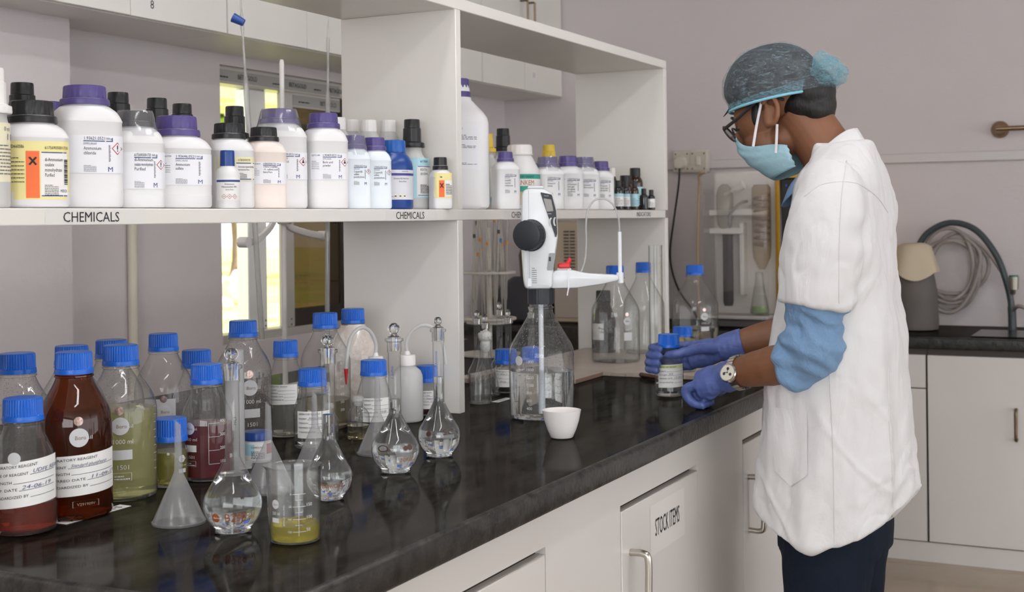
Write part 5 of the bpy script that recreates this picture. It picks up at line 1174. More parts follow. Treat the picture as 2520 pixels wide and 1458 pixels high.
# ------------------------------------------------------------------ end wall: socket, instrument, hoses, rail
t = thing('wall_socket', 'cream switched wall socket box on the end wall', 'socket', (XW, 1.925, 1.58))
M_SOC = mat('socket_cream', (0.62, 0.57, 0.50), 0.4)
MB().box(-0.045, -0.001, -0.082, 0.082, -0.05, 0.05, 0.004).build('box', M_SOC, t)
for y_ in (-0.04, 0.04): MB().box(-0.049, -0.045, y_-0.037, y_+0.037, -0.042, 0.042, 0.001).build('plate', mat('plate_cream', (0.55, 0.50, 0.42), 0.4), t)
MB().box(-0.055, -0.049, -0.052, -0.030, -0.02, 0.02, 0.002).build('switch', M_SOC, t)
for y_ in (-0.068, -0.012, 0.012, 0.068):
    for z_ in (-0.034, 0.034): MB().sphere((-0.049, y_, z_), 0.0015, 0.004, 0.004, 8, 4).build('screw', M_GAP, t)
o = thing('power_cord', 'black power cord plugged into the wall socket', 'cord', (XW, 1.965, 1.575))
MB().tube([(-0.050, 0, 0), (-0.085, 0, -0.003)], [0.030, 0.024], 18).build('plug', M_SOC, o)
MB().tube(smooth_path([(-0.075, 0.0, -0.02), (-0.075, 0.005, -0.10), (-0.07, 0.03, -0.25), (-0.06, 0.055, -0.40), (-0.06, 0.045, -0.50), (-0.06, 0.01, -0.59), (-0.06, -0.05, -0.67), (-0.09, -0.08, -0.705)], 8), 0.0048, 10).build('cable', mat('black_rubber', (0.015, 0.015, 0.015), 0.5), o)
CZT = 0.8606
t = thing('distillation_unit', 'yellow and white distillation unit with glass coil behind a clear guard', 'instrument', (5.42, 1.6, CZT))
M_UW = mat('unit_white', (0.80, 0.78, 0.75), 0.4); M_UY = mat('unit_yellow', (0.65, 0.36, 0.03), 0.4)
MB().box(0.05, 0.26, -0.13, 0.15, 0.0, 0.66, 0.01).build('back_panel', M_UW, t)
MB().box(-0.10, 0.26, -0.135, 0.155, 0.0, 0.035, 0.006).build('base', mat('unit_base', (0.10, 0.09, 0.085), 0.4), t)
MB().box(-0.12, 0.05, -0.13, 0.15, 0.035, 0.050, 0.004).build('drip_tray', mat('tray_grey', (0.42, 0.40, 0.38), 0.4), t)
MB().box(-0.02, 0.05, -0.10, 0.15, 0.470, 0.496, 0.003).build('bracket', M_UW, t)
MB().box(-0.02, 0.05, 0.00, 0.15, 0.392, 0.416, 0.003).build('bracket', M_UW, t)
MB().box(-0.005, 0.05, 0.002, 0.022, 0.13, 0.44, 0.004).build('guide_bar', M_UW, t)
MB().lathe([(0.018, 0.085), (0.0225, 0.10), (0.0225, 0.38), (0.024, 0.39)], 24, c=(-0.01, 0.07, 0)).build('digestion_tube', mat('sooty_glass', (0.03, 0.026, 0.026), 0.1), t)
MB().lathe([(0.012, 0.40), (0.030, 0.43), (0.036, 0.48), (0.036, 0.56), (0.028, 0.59), (0.012, 0.605)], 28, c=(0.0, 0.085, 0)).build('splash_head', shell_glass('splash_glass', (0.78, 0.75, 0.68), 0.2, 1.5), t, smooth=60)
MB().tube([(0.0, 0.085, 0.56), (-0.01, 0.03, 0.585)], [0.008, 0.006], 10).tube([(-0.01, 0.03, 0.585), (-0.015, -0.005, 0.60)], [0.018, 0.018], 16).build('knob', M_UW, t)
MB().tube(smooth_path([(-0.01, 0.065, 0.43), (-0.03, 0.055, 0.47), (-0.03, 0.025, 0.51), (0.0, 0.0, 0.53), (0.05, -0.005, 0.53)], 6), 0.006, 10).build('hose', mat('grey_hose', (0.30, 0.28, 0.27), 0.5), t)
MB().tube([(0.045, -0.005, 0.53), (0.03, -0.005, 0.53)], 0.022, 18).build('port', M_UW, t)
cpts = [(0.0+0.030*cos(k*0.5), -0.075+0.030*sin(k*0.5), 0.34+k*0.0022) for k in range(100)]
MB().tube(cpts, 0.006, 8).build('condenser_coil', mat('coil_glass', (0.30, 0.20, 0.12), 0.12, spec=0.8), t)
MB().lathe([(0.012, 0.24), (0.036, 0.29), (0.040, 0.33), (0.040, 0.585), (0.03, 0.60)], 28, c=(0, -0.075, 0)).build('condenser_jacket', shell_glass('coil_jacket', (0.86, 0.80, 0.70), 0.05, 1.5), t, smooth=60)
MB().lathe([(0.035, 0.055), (0.04, 0.06), (0.036, 0.09), (0.018, 0.19), (0.016, 0.23)], 28, c=(-0.02, -0.068, 0)).build('receiver_flask', shell_glass('receiver_glass', (0.85, 0.86, 0.82), 0.12, 1.5), t, smooth=60)
MB().lathe([(0.032, 0.060), (0.033, 0.064), (0.030, 0.085)], 28, c=(-0.02, -0.068, 0)).build('receiver_liquid', mat('green_indicator', (0.25, 0.45, 0.10), 0.3), t)
MB().box(-0.10, -0.097, -0.13, 0.15, 0.05, 0.655).build('guard', shell_glass('guard_acrylic', (0.95, 0.945, 0.94), 0.03, 1.45, edge=0.8), t, smooth=0)
MB().box(-0.10, 0.05, 0.147, 0.150, 0.05, 0.655).build('guard_side', shell_glass('guard_acrylic', (0.95, 0.945, 0.94), 0.03, 1.45, edge=0.8), t, smooth=0)
MB().box(-0.03, 0.26, -0.36, -0.137, 0.0, 0.655, 0.02).build('housing', M_UY, t)
MB().box(-0.034, -0.03, -0.345, -0.165, 0.10, 0.625, 0.008).build('front_panel', mat('unit_black', (0.02, 0.02, 0.02), 0.25), t)
MB().tube(smooth_path([(-0.09, 0.14, 0.655), (-0.07, 0.175, 0.645), (-0.05, 0.182, 0.60), (-0.05, 0.188, 0.45), (-0.05, 0.192, 0.25), (-0.05, 0.19, 0.03)], 6), 0.006, 10).build('drain_hose', mat('amber_hose', (0.45, 0.33, 0.20), 0.35), t)
# sink, hoses, tap
t = thing('sink_basin', 'black sink basin set in the end wall counter', 'sink', (5.36, 0.36, CZT))
MB().box(-0.16, 0.15, -0.36, 0.30, 0.0, 0.0025, 0.001).build('rim', mat('sink_black', (0.012, 0.012, 0.014), 0.2), t)
MB().lathe([(0.028, 0.0026), (0.028, 0.005), (0.02, 0.006)], 20).build('drain', M_STEEL, t)
M_HOSE = mat('grey_rubber_hose', (0.33, 0.29, 0.27), 0.45)
t = thing('hose_coil', 'coil of grey rubber hose hanging on the end wall', 'hose', (5.675, 0.795, 1.10))
pts = []
for k in range(5*24):
    a = 2*pi*k/24; q = k/120; ry, rz_ = 0.118-0.022*sin(q*9), 0.135+0.02*cos(q*7)
    pts.append((-0.03+0.05*q+0.012*sin(k), -0.01*q+ry*cos(a)+0.012*sin(q*20), -0.012*q+rz_*sin(a)+0.022*sin(q*15)))
MB().tube(pts, 0.0085, 10).build('coil', M_HOSE, t)
MB().tube(smooth_path([(-0.03, 0.1, -0.05), (-0.03, 0.06, -0.16), (-0.03, -0.02, -0.175), (-0.03, -0.09, -0.08), (-0.03, -0.12, 0.06), (-0.03, -0.06, 0.135), (-0.03, -0.14, 0.08), (-0.04, -0.24, -0.07)], 8), 0.0085, 10).build('loose_end', M_HOSE, t)
t = thing('water_tap', 'dark sink tap with green topped valve and arched black hose', 'tap', (5.545, 0.545, CZT))
M_TAP = mat('tap_dark', (0.05, 0.065, 0.07), 0.3)
MB().tube(smooth_path([(0, 0, 0.0), (0, 0.003, 0.10), (0.0, 0.02, 0.19), (0.01, 0.06, 0.30), (0.04, 0.14, 0.40), (0.06, 0.24, 0.43), (0.07, 0.33, 0.39), (0.075, 0.38, 0.32)], 8), [0.016]*8+[0.013]*49, 12).build('arched_hose', M_TAP, t)
MB().tube([(-0.02, -0.005, 0.15), (-0.06, -0.008, 0.185)], 0.012, 12).tube([(-0.055, -0.012, 0.165), (-0.055, -0.012, 0.215)], [0.018, 0.021], 16).build('valve', mat('tap_steel', (0.38, 0.36, 0.32), 0.3, metal=0.8), t)
MB().tube([(-0.055, -0.012, 0.215), (-0.055, -0.012, 0.221)], 0.017, 16).build('valve_cap', mat('green_cap', (0.02, 0.16, 0.10), 0.4), t)
MB().tube(smooth_path([(-0.01, -0.005, 0.08), (-0.08, -0.04, 0.10), (-0.10, -0.15, 0.06), (-0.08, -0.28, 0.08)], 6), 0.008, 10).build('side_hose', M_HOSE, t)
t = thing('storage_jar', 'dark grey jar covered with a cream cloth on the end wall counter', 'jar', (5.455, 0.905, CZT))
MB().lathe([(0.075, 0), (0.090, 0.004), (0.092, 0.03), (0.088, 0.12), (0.090, 0.13), (0.080, 0.20), (0.066, 0.26), (0.060, 0.30)], 32).build('body', mat('grey_clay', (0.115, 0.10, 0.09), 0.6), t)
m = MB().lathe([(0.100, 0.235), (0.088, 0.27), (0.075, 0.31), (0.066, 0.338), (0.04, 0.35), (0.0, 0.352)], 40, close=False)
m.v = [(x*(1+0.10*sin(atan2(y, x)*5)*(0.36-z)*6), y*(1+0.10*sin(atan2(y, x)*5)*(0.36-z)*6), z-(0.035*max(0, sin(atan2(y, x)*2+1.2)) if z < 0.24 else 0)) for x, y, z in m.v]
m.build('cloth', mat('cream_cloth', (0.52, 0.44, 0.32), 0.9), t, smooth=60)
t = thing('towel_rail', 'antique brass towel rail fixed high on the end wall', 'rail', (XW, 0.60, 1.672))
M_BR = mat('antique_brass', (0.30, 0.20, 0.12), 0.25, metal=0.9)
m = MB().lathe([(0.034, 0), (0.036, 0.004), (0.034, 0.016), (0.024, 0.028), (0.012, 0.045), (0.010, 0.06)], 28)
m.v = [(-z-0.0005, x, y) for x, y, z in m.v]; m.build('wall_boss', M_BR, t)
MB().tube([(-0.055, 0.01, 0), (-0.055, -0.60, 0.004)], 0.0105, 14).build('bar', M_BR, t)
# clutter behind the right bay on the end wall counter
t = thing('bench_oven', 'beige steel bench oven with louvred vents behind the right bay', 'oven', (5.34, 2.20, CZT))
M_OV = mat('oven_beige', (0.50, 0.41, 0.30), 0.45)
MB().box(0, 0.34, -0.16, 0.26, 0.0, 0.455, 0.006).build('body', M_OV, t)
MB().box(-0.004, 0.0, -0.155, 0.255, 0.02, 0.17, 0.002).build('lower_panel', mat('oven_panel', (0.42, 0.36, 0.30), 0.4), t)
for k in range(14):
    for y_ in (0.165, 0.195): MB().box(-0.003, 0.0, y_-0.012, y_+0.012, 0.215+k*0.0145, 0.222+k*0.0145).build('vent_slot', M_GAP, t)
MB().box(-0.012, 0.0, -0.155, 0.255, 0.170, 0.178).build('trim_strip', M_GAP, t)
t = thing('stirrer_unit', 'dark rounded bench instrument in the window corner of the end counter', 'instrument', (5.42, 2.64, CZT))
MB().loft([(0, 0.11, 0.13, 4, 0, 0), (0.01, 0.12, 0.14, 4, 0, 0), (0.10, 0.12, 0.14, 4, 0, 0), (0.15, 0.10, 0.12, 3, 0, 0), (0.20, 0.05, 0.06, 2, 0, 0)], 28).build('body', mat('instrument_dark', (0.035, 0.035, 0.04), 0.4), t)
MB().tube([(0, 0, 0.19), (0, 0, 0.30), (0, 0, 0.33)], [0.022, 0.030, 0.020], 16).build('head', mat('head_brown', (0.12, 0.08, 0.06), 0.5), t)
# ------------------------------------------------------------------ the person at the bench
PX, PY = 2.88, 0.0
def fuse(mb, voxel, smooth_it=6, factor=0.5):
    """voxel remesh of overlapping closed shapes into one continuous skin"""
    me = bpy.data.meshes.new('tmp'); me.from_pydata([tuple(v) for v in mb.v], [], mb.f); me.update()
    o = bpy.data.objects.new('tmp', me); COL.objects.link(o)
    r = o.modifiers.new('r', 'REMESH'); r.mode = 'VOXEL'; r.voxel_size = voxel
    s = o.modifiers.new('s', 'SMOOTH'); s.iterations = smooth_it; s.factor = factor
    dg = bpy.context.evaluated_depsgraph_get()
    out = bpy.data.meshes.new_from_object(o.evaluated_get(dg))
    v = [Vector(q.co) for q in out.vertices]; n = [Vector(q.normal) for q in out.vertices]; f = [tuple(p.vertices) for p in out.polygons]
    bpy.data.objects.remove(o); bpy.data.meshes.remove(me); bpy.data.meshes.remove(out)
    return v, n, f
def rings3(mb, R, n=28, p=2.4):
    """closed loft through (centre, half x, half y, half z tilt) sections: (x, y, z, hx, hy[, dz per +y])"""
    V = []; F = []
    for q in R:
        x, y, z, hx, hy = q[:5]; tl = q[5] if len(q) > 5 else 0.0
        for k in range(n):
            a = 2*pi*k/n; c, s = cos(a), sin(a)
            dx, dy = hx*math.copysign(abs(c)**(2/p), c), hy*math.copysign(abs(s)**(2/p), s)
            V.append((x+dx, y+dy, z+tl*dy))
    m = len(R)
    for i in range(m-1):
        for k in range(n): F.append((i*n+k, i*n+(k+1) % n, (i+1)*n+(k+1) % n, (i+1)*n+k))
    F += [tuple(range(n-1, -1, -1)), tuple(range((m-1)*n, m*n))]
    return mb.add(V, F)
person = thing('person', 'person in white coat, blue hair net, face mask and gloves holding a small bottle', 'person', (PX, 0.645, 0.0))
def pbuild(name, v, f, m, smooth=180, parent=None):
    o = build(name, [(q[0]-PX, q[1]-0.645, q[2]) for q in v], f, m, parent or person, smooth); return o
def pmb(mb, name, m, smooth=60, parent=None): return pbuild(name, mb.v, mb.f, m, smooth, parent)
M_SKIN = mat('brown_skin', (0.21, 0.088, 0.042), 0.5, noise_amt=0.10, nscale=30, sss=0.08)
M_HAIR = mat('black_hair', (0.012, 0.010, 0.010), 0.5, noise_amt=0.6, nscale=120, bump=0.5, bscale=160, stretch=(1, 1, 0.3))
def coat_mat(name, col, fine=0.35, big=0.38, stretch=(9, 9, 3.2)):
    m, N, L = new_mat(name); p = N['Principled BSDF']; p.inputs['Base Color'].default_value = rgb(col); p.inputs['Roughness'].default_value = 0.75; p.inputs['Sheen Weight'].default_value = 0.1*min(1, col[0]*4); p.inputs['Specular IOR Level'].default_value = 0.15+0.3*min(1, col[0]*2)
    tc = N.new('ShaderNodeTexCoord'); mp = N.new('ShaderNodeMapping'); mp.inputs['Scale'].default_value = stretch; L.new(tc.outputs['Object'], mp.inputs[0])
    n1 = N.new('ShaderNodeTexNoise'); n1.inputs['Scale'].default_value = 1.0; n1.inputs['Detail'].default_value = 5; n1.inputs['Distortion'].default_value = 0.8; L.new(mp.outputs[0], n1.inputs['Vector'])
    n2 = N.new('ShaderNodeTexNoise'); n2.inputs['Scale'].default_value = 700; L.new(tc.outputs['Object'], n2.inputs['Vector'])
    b1 = N.new('ShaderNodeBump'); b1.inputs['Strength'].default_value = big; b1.inputs['Distance'].default_value = 0.03; L.new(n1.outputs[0], b1.inputs['Height'])
    b2 = N.new('ShaderNodeBump'); b2.inputs['Strength'].default_value = fine; b2.inputs['Distance'].default_value = 0.0008; L.new(n2.outputs[0], b2.inputs['Height']); L.new(b1.outputs[0], b2.inputs['Normal'])
    L.new(b2.outputs[0], p.inputs['Normal']); return m
M_COAT = coat_mat('white_cotton', (0.66, 0.655, 0.66))
M_SHIRT = coat_mat('blue_chambray', (0.17, 0.29, 0.46), 0.6, 0.5, (22, 22, 14))
M_PANT = coat_mat('navy_cloth', (0.006, 0.011, 0.022), 0.4, 0.5, (9, 9, 4))
M_GLOVE = mat('nitrile_glove', (0.085, 0.125, 0.34), 0.42, bump=0.35, bscale=45, stretch=(1, 1, 2.5))

# body: head, neck, trunk, arms (legs and hands run on inside the clothes)
b = MB()
def ell(c, rx, ry, rz, pitch=0.0, n=24, m=16):
    e = MB().sphere((0, 0, 0), rx, ry, rz, n, m)
    R = Matrix.Rotation(-pitch, 4, 'X')
    b.add([tuple(R @ Vector(q)+Vector(c)) for q in e.v], e.f)
HP = radians(28)
ell((PX, 0.765, 1.615), 0.074, 0.094, 0.088, HP)                    # cranium
ell((PX, 0.812, 1.545), 0.062, 0.056, 0.062, HP)                    # forehead and eyes
ell((PX, 0.797, 1.492), 0.053, 0.049, 0.056, HP)                    # cheeks
ell((PX, 0.800, 1.458), 0.034, 0.034, 0.028, HP)                    # jaw and chin
ell((PX, 0.853, 1.497), 0.013, 0.016, 0.024, HP)                    # nose
ell((PX-0.030, 0.853, 1.545), 0.020, 0.010, 0.007, HP); ell((PX+0.030, 0.853, 1.545), 0.020, 0.010, 0.007, HP)   # brows
ell((PX, 0.756, 1.500), 0.052, 0.046, 0.042)                        # jaw angle
b.tube([(PX, 0.625, 1.40), (PX, 0.655, 1.455), (PX, 0.690, 1.51), (PX, 0.725, 1.56)], [0.066, 0.060, 0.058, 0.060], 24)
for s in (-1, 1):                                                   # ears
    ex = PX+s*0.0795
    e = [(ex+s*0.006*sin(k/13*pi), 0.766+0.019*cos(0.5+k*0.36)+(-0.002 if k > 9 else 0), 1.556+0.030*sin(0.5+k*0.36)) for k in range(14)]
    b.tube(e, [0.0060]*10+[0.0058, 0.0060, 0.0068, 0.0050], 10)
    b.sphere((ex-s*0.003, 0.764, 1.549), 0.0035, 0.015, 0.024, 12, 8); b.sphere((ex, 0.767, 1.527), 0.0045, 0.008, 0.009, 10, 8)
    b.sphere((ex-s*0.006, 0.772, 1.545), 0.010, 0.012, 0.028, 10, 8)
rings3(b, [(PX, 0.645, 0.70, 0.15, 0.10), (PX, 0.645, 0.95, 0.145, 0.095), (PX, 0.635, 1.15, 0.15, 0.09), (PX, 0.625, 1.33, 0.165, 0.075), (PX, 0.620, 1.41, 0.14, 0.055), (PX, 0.63, 1.45, 0.06, 0.05)])
for s in (-1, 1):                                                   # thighs and shins
    b.tube([(PX+s*0.085, 0.65, 0.78), (PX+s*0.088, 0.655, 0.46), (PX+s*0.09, 0.645, 0.10)], [0.075, 0.055, 0.038], 16)
ARM_L = [(PX-0.165, 0.615, 1.385), (PX-0.196, 0.622, 1.25), (PX-0.205, 0.640, 1.125), (PX-0.200, 0.648, 1.055), (PX-0.185, 0.700, 1.022), (PX-0.155, 0.775, 1.002), (PX-0.128, 0.835, 0.986), (PX-0.110, 0.868, 0.975)]
b.tube(smooth_path(ARM_L, 5), [0.050]*5+[0.046]*5+[0.044]*5+[0.045]*5+[0.043]*4+[0.040, 0.039, 0.038, 0.036, 0.034]+[0.032, 0.031, 0.030, 0.029, 0.028]+[0.027, 0.026], 18)
ARM_R = [(PX+0.165, 0.615, 1.385), (PX+0.196, 0.622, 1.25), (PX+0.205, 0.660, 1.13), (PX+0.198, 0.71, 1.06), (PX+0.18, 0.79, 1.045), (PX+0.160, 0.86, 1.035), (PX+0.148, 0.915, 1.022), (PX+0.143, 0.945, 1.015)]
b.tube(smooth_path(ARM_R, 5), [0.050]*5+[0.046]*5+[0.044]*5+[0.044]*5+[0.042]*4+[0.040, 0.038, 0.036, 0.034, 0.033]+[0.031, 0.030, 0.029, 0.028, 0.027]+[0.027, 0.026], 18)
v, n_, f_ = fuse(b, 0.0030, 5, 0.5)
body = pbuild('body', v, f_, M_SKIN)
# eye, half closed, looking down
for s in (-1, 1):
    pmb(MB().sphere((PX+s*0.031, 0.850, 1.524), 0.0105, 0.0085, 0.0065, 16, 10), 'eye', mat('eye_dark', (0.05, 0.03, 0.025), 0.2))
    pmb(MB().tube([(PX+s*0.015, 0.863, 1.545), (PX+s*0.032, 0.866, 1.5475), (PX+s*0.050, 0.857, 1.542)], [0.003, 0.0042, 0.0025], 8, flat=0.8), 'eyebrow', M_HAIR)
# hair under the net and at the nape
h = MB()
K = Vector((0.764, 1.587))
OUTL = [(0.874, 1.566), (0.893, 1.598), (0.891, 1.635), (0.871, 1.675), (0.828, 1.705), (0.763, 1.716), (0.713, 1.701), (0.684, 1.676), (0.652, 1.664), (0.633, 1.640), (0.634, 1.612), (0.654, 1.604)]
OUTH = [(0.871, 1.567), (0.890, 1.598), (0.888, 1.634), (0.868, 1.673), (0.827, 1.702), (0.763, 1.713), (0.714, 1.698), (0.686, 1.671), (0.664, 1.640), (0.654, 1.615), (0.650, 1.600), (0.650, 1.592)]
def dome(outl, W, nn=60, mm=14, wob=0.0, seed=0.0):
    P = smooth_path([(q[0], q[1], 0) for q in outl], 6); V = []; F = []
    for i, q in enumerate(P):
        o = Vector((q.x, q.y))
        for j in range(-mm, mm+1):
            ps = j/mm*pi/2*0.985; c, s = cos(ps)**0.82, sin(ps)
            d = (o-K)*c; t = Vector((PX+W*s, K.x+d.x, K.y+d.y))
            if wob: t += Vector((s, d.x*5, d.y*5))*wob*noise.noise(Vector((t.x*34, t.y*34, t.z*34+seed)))
            V.append(t)
    w = 2*mm+1
    for i in range(len(P)-1):
        for j in range(w-1): F.append((i*w+j, i*w+j+1, (i+1)*w+j+1, (i+1)*w+j))
    return V, F
V, F = dome(OUTH, 0.0875); h.add(V, F)
pbuild('hair', V, F, M_HAIR)
nape = MB().sphere((PX, 0.704, 1.572), 0.0705, 0.064, 0.050, 28, 16).sphere((PX, 0.692, 1.600), 0.076, 0.050, 0.060, 28, 16).sphere((PX, 0.682, 1.560), 0.066, 0.038, 0.040, 28, 16)
v2, _, f2 = fuse(nape, 0.004, 4); pbuild('nape_hair', v2, f2, M_HAIR)
for s, nm2 in ((-1, 0), (1, 1)):
    e = MB().sphere((PX+s*0.0625, 0.803, 1.552), 0.0045, 0.010, 0.026, 12, 8); pmb(e, 'sideburn', M_HAIR)
pmb(MB().tube([(PX-0.02, 0.872, 1.573), (PX-0.022, 0.882, 1.560), (PX-0.02, 0.890, 1.552)], [0.003, 0.002, 0.0006], 6), 'fringe', M_HAIR)
# bouffant hair net: thin non-woven fabric the hair shows through
def net_mat(name, lo, hi, col):
    m, N, L = new_mat(name); N.remove(N['Principled BSDF'])
    tc = N.new('ShaderNodeTexCoord'); mp = N.new('ShaderNodeMapping'); mp.inputs['Scale'].default_value = (60, 26, 80); mp.inputs['Rotation'].default_value = (0.5, 0, 0)
    L.new(tc.outputs['Object'], mp.inputs[0])
    a = N.new('ShaderNodeTexNoise'); a.inputs['Scale'].default_value = 1.6; a.inputs['Detail'].default_value = 8; a.inputs['Roughness'].default_value = 0.72; a.inputs['Distortion'].default_value = 1.2; L.new(mp.outputs[0], a.inputs['Vector'])
    mr = N.new('ShaderNodeMapRange'); mr.inputs[1].default_value = 0.42; mr.inputs[2].default_value = 0.66; mr.inputs[3].default_value = lo; mr.inputs[4].default_value = hi; L.new(a.outputs[0], mr.inputs[0])
    t = N.new('ShaderNodeBsdfTransparent'); d = N.new('ShaderNodeBsdfDiffuse'); tl = N.new('ShaderNodeBsdfTranslucent')
    d.inputs[0].default_value = tl.inputs[0].default_value = rgb(col)
    x1 = N.new('ShaderNodeMixShader'); x1.inputs[0].default_value = 0.35; x2 = N.new('ShaderNodeMixShader')
    L.new(d.outputs[0], x1.inputs[1]); L.new(tl.outputs[0], x1.inputs[2]); L.new(mr.outputs[0], x2.inputs[0]); L.new(t.outputs[0], x2.inputs[1]); L.new(x1.outputs[0], x2.inputs[2])
    bp = N.new('ShaderNodeBump'); bp.inputs['Strength'].default_value = 0.6; bp.inputs['Distance'].default_value = 0.01; L.new(a.outputs[0], bp.inputs['Height']); L.new(bp.outputs[0], d.inputs['Normal'])
    L.new(x2.outputs[0], N['Material Output'].inputs[0]); return m
M_NET = net_mat('hair_net_fabric', 0.10, 0.50, (0.46, 0.58, 0.65)); M_NETG = net_mat('gathered_net', 0.26, 0.70, (0.33, 0.60, 0.70))
V, F = dome(OUTL, 0.091, wob=0.006); net = pbuild('hair_net', V, F, M_NET, 180)
P = [Vector((PX-0.0915*sin(a), K.x+(0.114*cos(a) if cos(a) > 0 else 0.112*cos(a)), K.y+(-0.022*cos(a) if cos(a) > 0 else -0.020*cos(a))-0.004)) for a in [2*pi*k/60 for k in range(61)]]
pmb(MB().tube(P, 0.0032, 8, close=False), 'elastic_band', mat('net_band', (0.22, 0.52, 0.66), 0.7), 60, net)
V = []; F = []; nG = 80                                             # gathered strip above the elastic
for k in range(nG+1):
    a = 2*pi*k/nG; ca, sa = cos(a), sin(a); hgt = 0.016+0.018*max(0, -ca)
    for j in range(5):
        q = j/4; rr = 1.0+0.012*sin(a*46)*q+0.006*q
        V.append(Vector((PX-0.0935*sa*rr*(1-0.03*q*q), K.x+(0.116*ca if ca > 0 else 0.115*ca)*rr, K.y+(-0.022*ca if ca > 0 else -0.020*ca)-0.004+hgt*q)))
for k in range(nG):
    for j in range(4): F.append((k*5+j, (k+1)*5+j, (k+1)*5+j+1, k*5+j+1))
pbuild('gathered_edge', V, F, M_NETG, 180, net)
pf = MB()                                                           # gathered puff at the back
for k in range(9):
    a = -1.2+k*0.3; c = (PX+0.058*sin(a*1.2), 0.664-0.010*cos(a)+0.012*(k % 3-1), 1.640+0.016*sin(k*2.1)); pf.sphere(c, 0.024, 0.022, 0.027, 16, 10)
v2, n2, f2 = fuse(pf, 0.0045, 2); v2 = [q+n_q*0.006*noise.noise(q*70) for q, n_q in zip(v2, n2)]
pbuild('net_puff', v2, f2, M_NETG, 180, net)
# face mask
MW = 0.066
def mask_pt(u, v):
    top_c, mid_c, bot_c = Vector((0.862, 1.508)), Vector((0.876, 1.460)), Vector((0.778, 1.407))
    c = top_c*(1-v)**2+mid_c*1.15*2*v*(1-v)/1.15+bot_c*v*v
    e = Vector((0.732, 1.480))*(1-v)+Vector((0.714, 1.434))*v
    a = abs(u); k = (1-cos(a*pi/2))**1.05
    p = c+(e-c)*k; dip = -0.018*sin(pi*min(1, a))**2*(1-v)
    fold = 0.0018*sin(v*pi*7)*(1-a*0.3)
    return Vector((PX+math.copysign(sin(a*pi/2)**0.85, u)*(MW+0.004*sin(v*pi)), p.x+fold, p.y+dip))
V = []; F = []; nu, nv = 40, 22
for i in range(nu+1):
    for j in range(nv+1): V.append(mask_pt(-1+2*i/nu, j/nv))
for i in range(nu):
    for j in range(nv): F.append((i*(nv+1)+j, i*(nv+1)+j+1, (i+1)*(nv+1)+j+1, (i+1)*(nv+1)+j))
M_MASK = mat('mask_fabric', (0.30, 0.48, 0.55), 0.8, noise_amt=0.10, nscale=50, bump=0.25, bscale=120)
mk = pbuild('face_mask', V, F, M_MASK, 60)
sm = mk.modifiers.new('thickness', 'SOLIDIFY'); sm.thickness = 0.0014
M_EL = mat('white_elastic', (0.78, 0.77, 0.80), 0.7)
for s in (-1, 1):
    x = PX+s*0.0725
    pmb(MB().tube([(PX+s*0.068, 0.808, 1.480), (PX+s*0.071, 0.800, 1.520), (PX+s*0.076, 0.786, 1.578)], 0.0030, 8, flat=0.4), 'ear_loop', M_EL, 60, mk)
    pmb(MB().tube([(PX+s*0.0700, 0.757, 1.464), (PX+s*0.0735, 0.754, 1.495), (PX+s*0.083, 0.750, 1.526)], 0.0030, 8, flat=0.4), 'ear_loop', M_EL, 60, mk)
# spectacles
fw = Vector((0, cos(-0.62), sin(-0.62))); up_ = Vector((0, -sin(-0.62), cos(-0.62))); gc = Vector((PX, 0.872, 1.512))
M_FRM = mat('spectacle_frame', (0.018, 0.014, 0.014), 0.3)
sp = None
for s in (-1, 1):
    c = gc+Vector((s*0.034, 0, 0)); pts = [c+Vector((0.026*cos(a), 0, 0))+up_*0.0205*sin(a) for a in [2*pi*k/28 for k in range(29)]]
    o = pmb(MB().tube(pts, 0.0021, 8, close=False), 'spectacle_rim', M_FRM)
    V = [gc+Vector((s*0.034+0.0255*cos(a), 0, 0))+up_*0.020*sin(a)+fw*0.0003*k2 for k2 in (0, 1) for a in [2*pi*k/28 for k in range(28)]]
    pbuild('lens', V, [tuple(range(28)), tuple(range(55, 27, -1))], shell_glass('lens_glass', (0.95, 0.96, 0.95), 0.02, 1.5), 0)
    pmb(MB().tube([gc+Vector((s*0.060, 0, 0))+up_*0.010, Vector((PX+s*0.073, 0.838, 1.545)), Vector((PX+s*0.079, 0.795, 1.580)), Vector((PX+s*0.080, 0.765, 1.590)), Vector((PX+s*0.078, 0.735, 1.578))], [0.0028, 0.0028, 0.0026, 0.0024, 0.002], 8, flat=1.5), 'spectacle_arm', M_FRM)
pmb(MB().tube([gc+Vector((-0.009, 0, 0))+up_*0.006, gc+Vector((0, 0, 0))+up_*0.009+fw*0.003, gc+Vector((0.009, 0, 0))+up_*0.006], 0.0018, 8), 'spectacle_bridge', M_FRM)

# white coat
c = MB()
rings3(c, [(PX, 0.646, 0.640, 0.214, 0.164), (PX, 0.646, 0.74, 0.212, 0.160), (PX, 0.648, 0.85, 0.208, 0.154), (PX, 0.646, 0.95, 0.204, 0.149), (PX, 0.641, 1.05, 0.199, 0.138), (PX, 0.638, 1.15, 0.196, 0.120), (PX, 0.632, 1.25, 0.198, 0.108),
           (PX, 0.628, 1.33, 0.200, 0.098), (PX, 0.622, 1.39, 0.192, 0.086), (PX, 0.618, 1.430, 0.158, 0.074), (PX, 0.622, 1.462, 0.105, 0.068), (PX, 0.628, 1.485, 0.078, 0.063)], 40, 2.5)
SL = [(PX-0.130, 0.618, 1.398), (PX-0.172, 0.618, 1.355), (PX-0.198, 0.624, 1.285), (PX-0.208, 0.632, 1.21), (PX-0.210, 0.640, 1.142)]
c.tube(smooth_path(SL, 5), [0.066+0.012*min(1, k/8) for k in range(21)], 24)
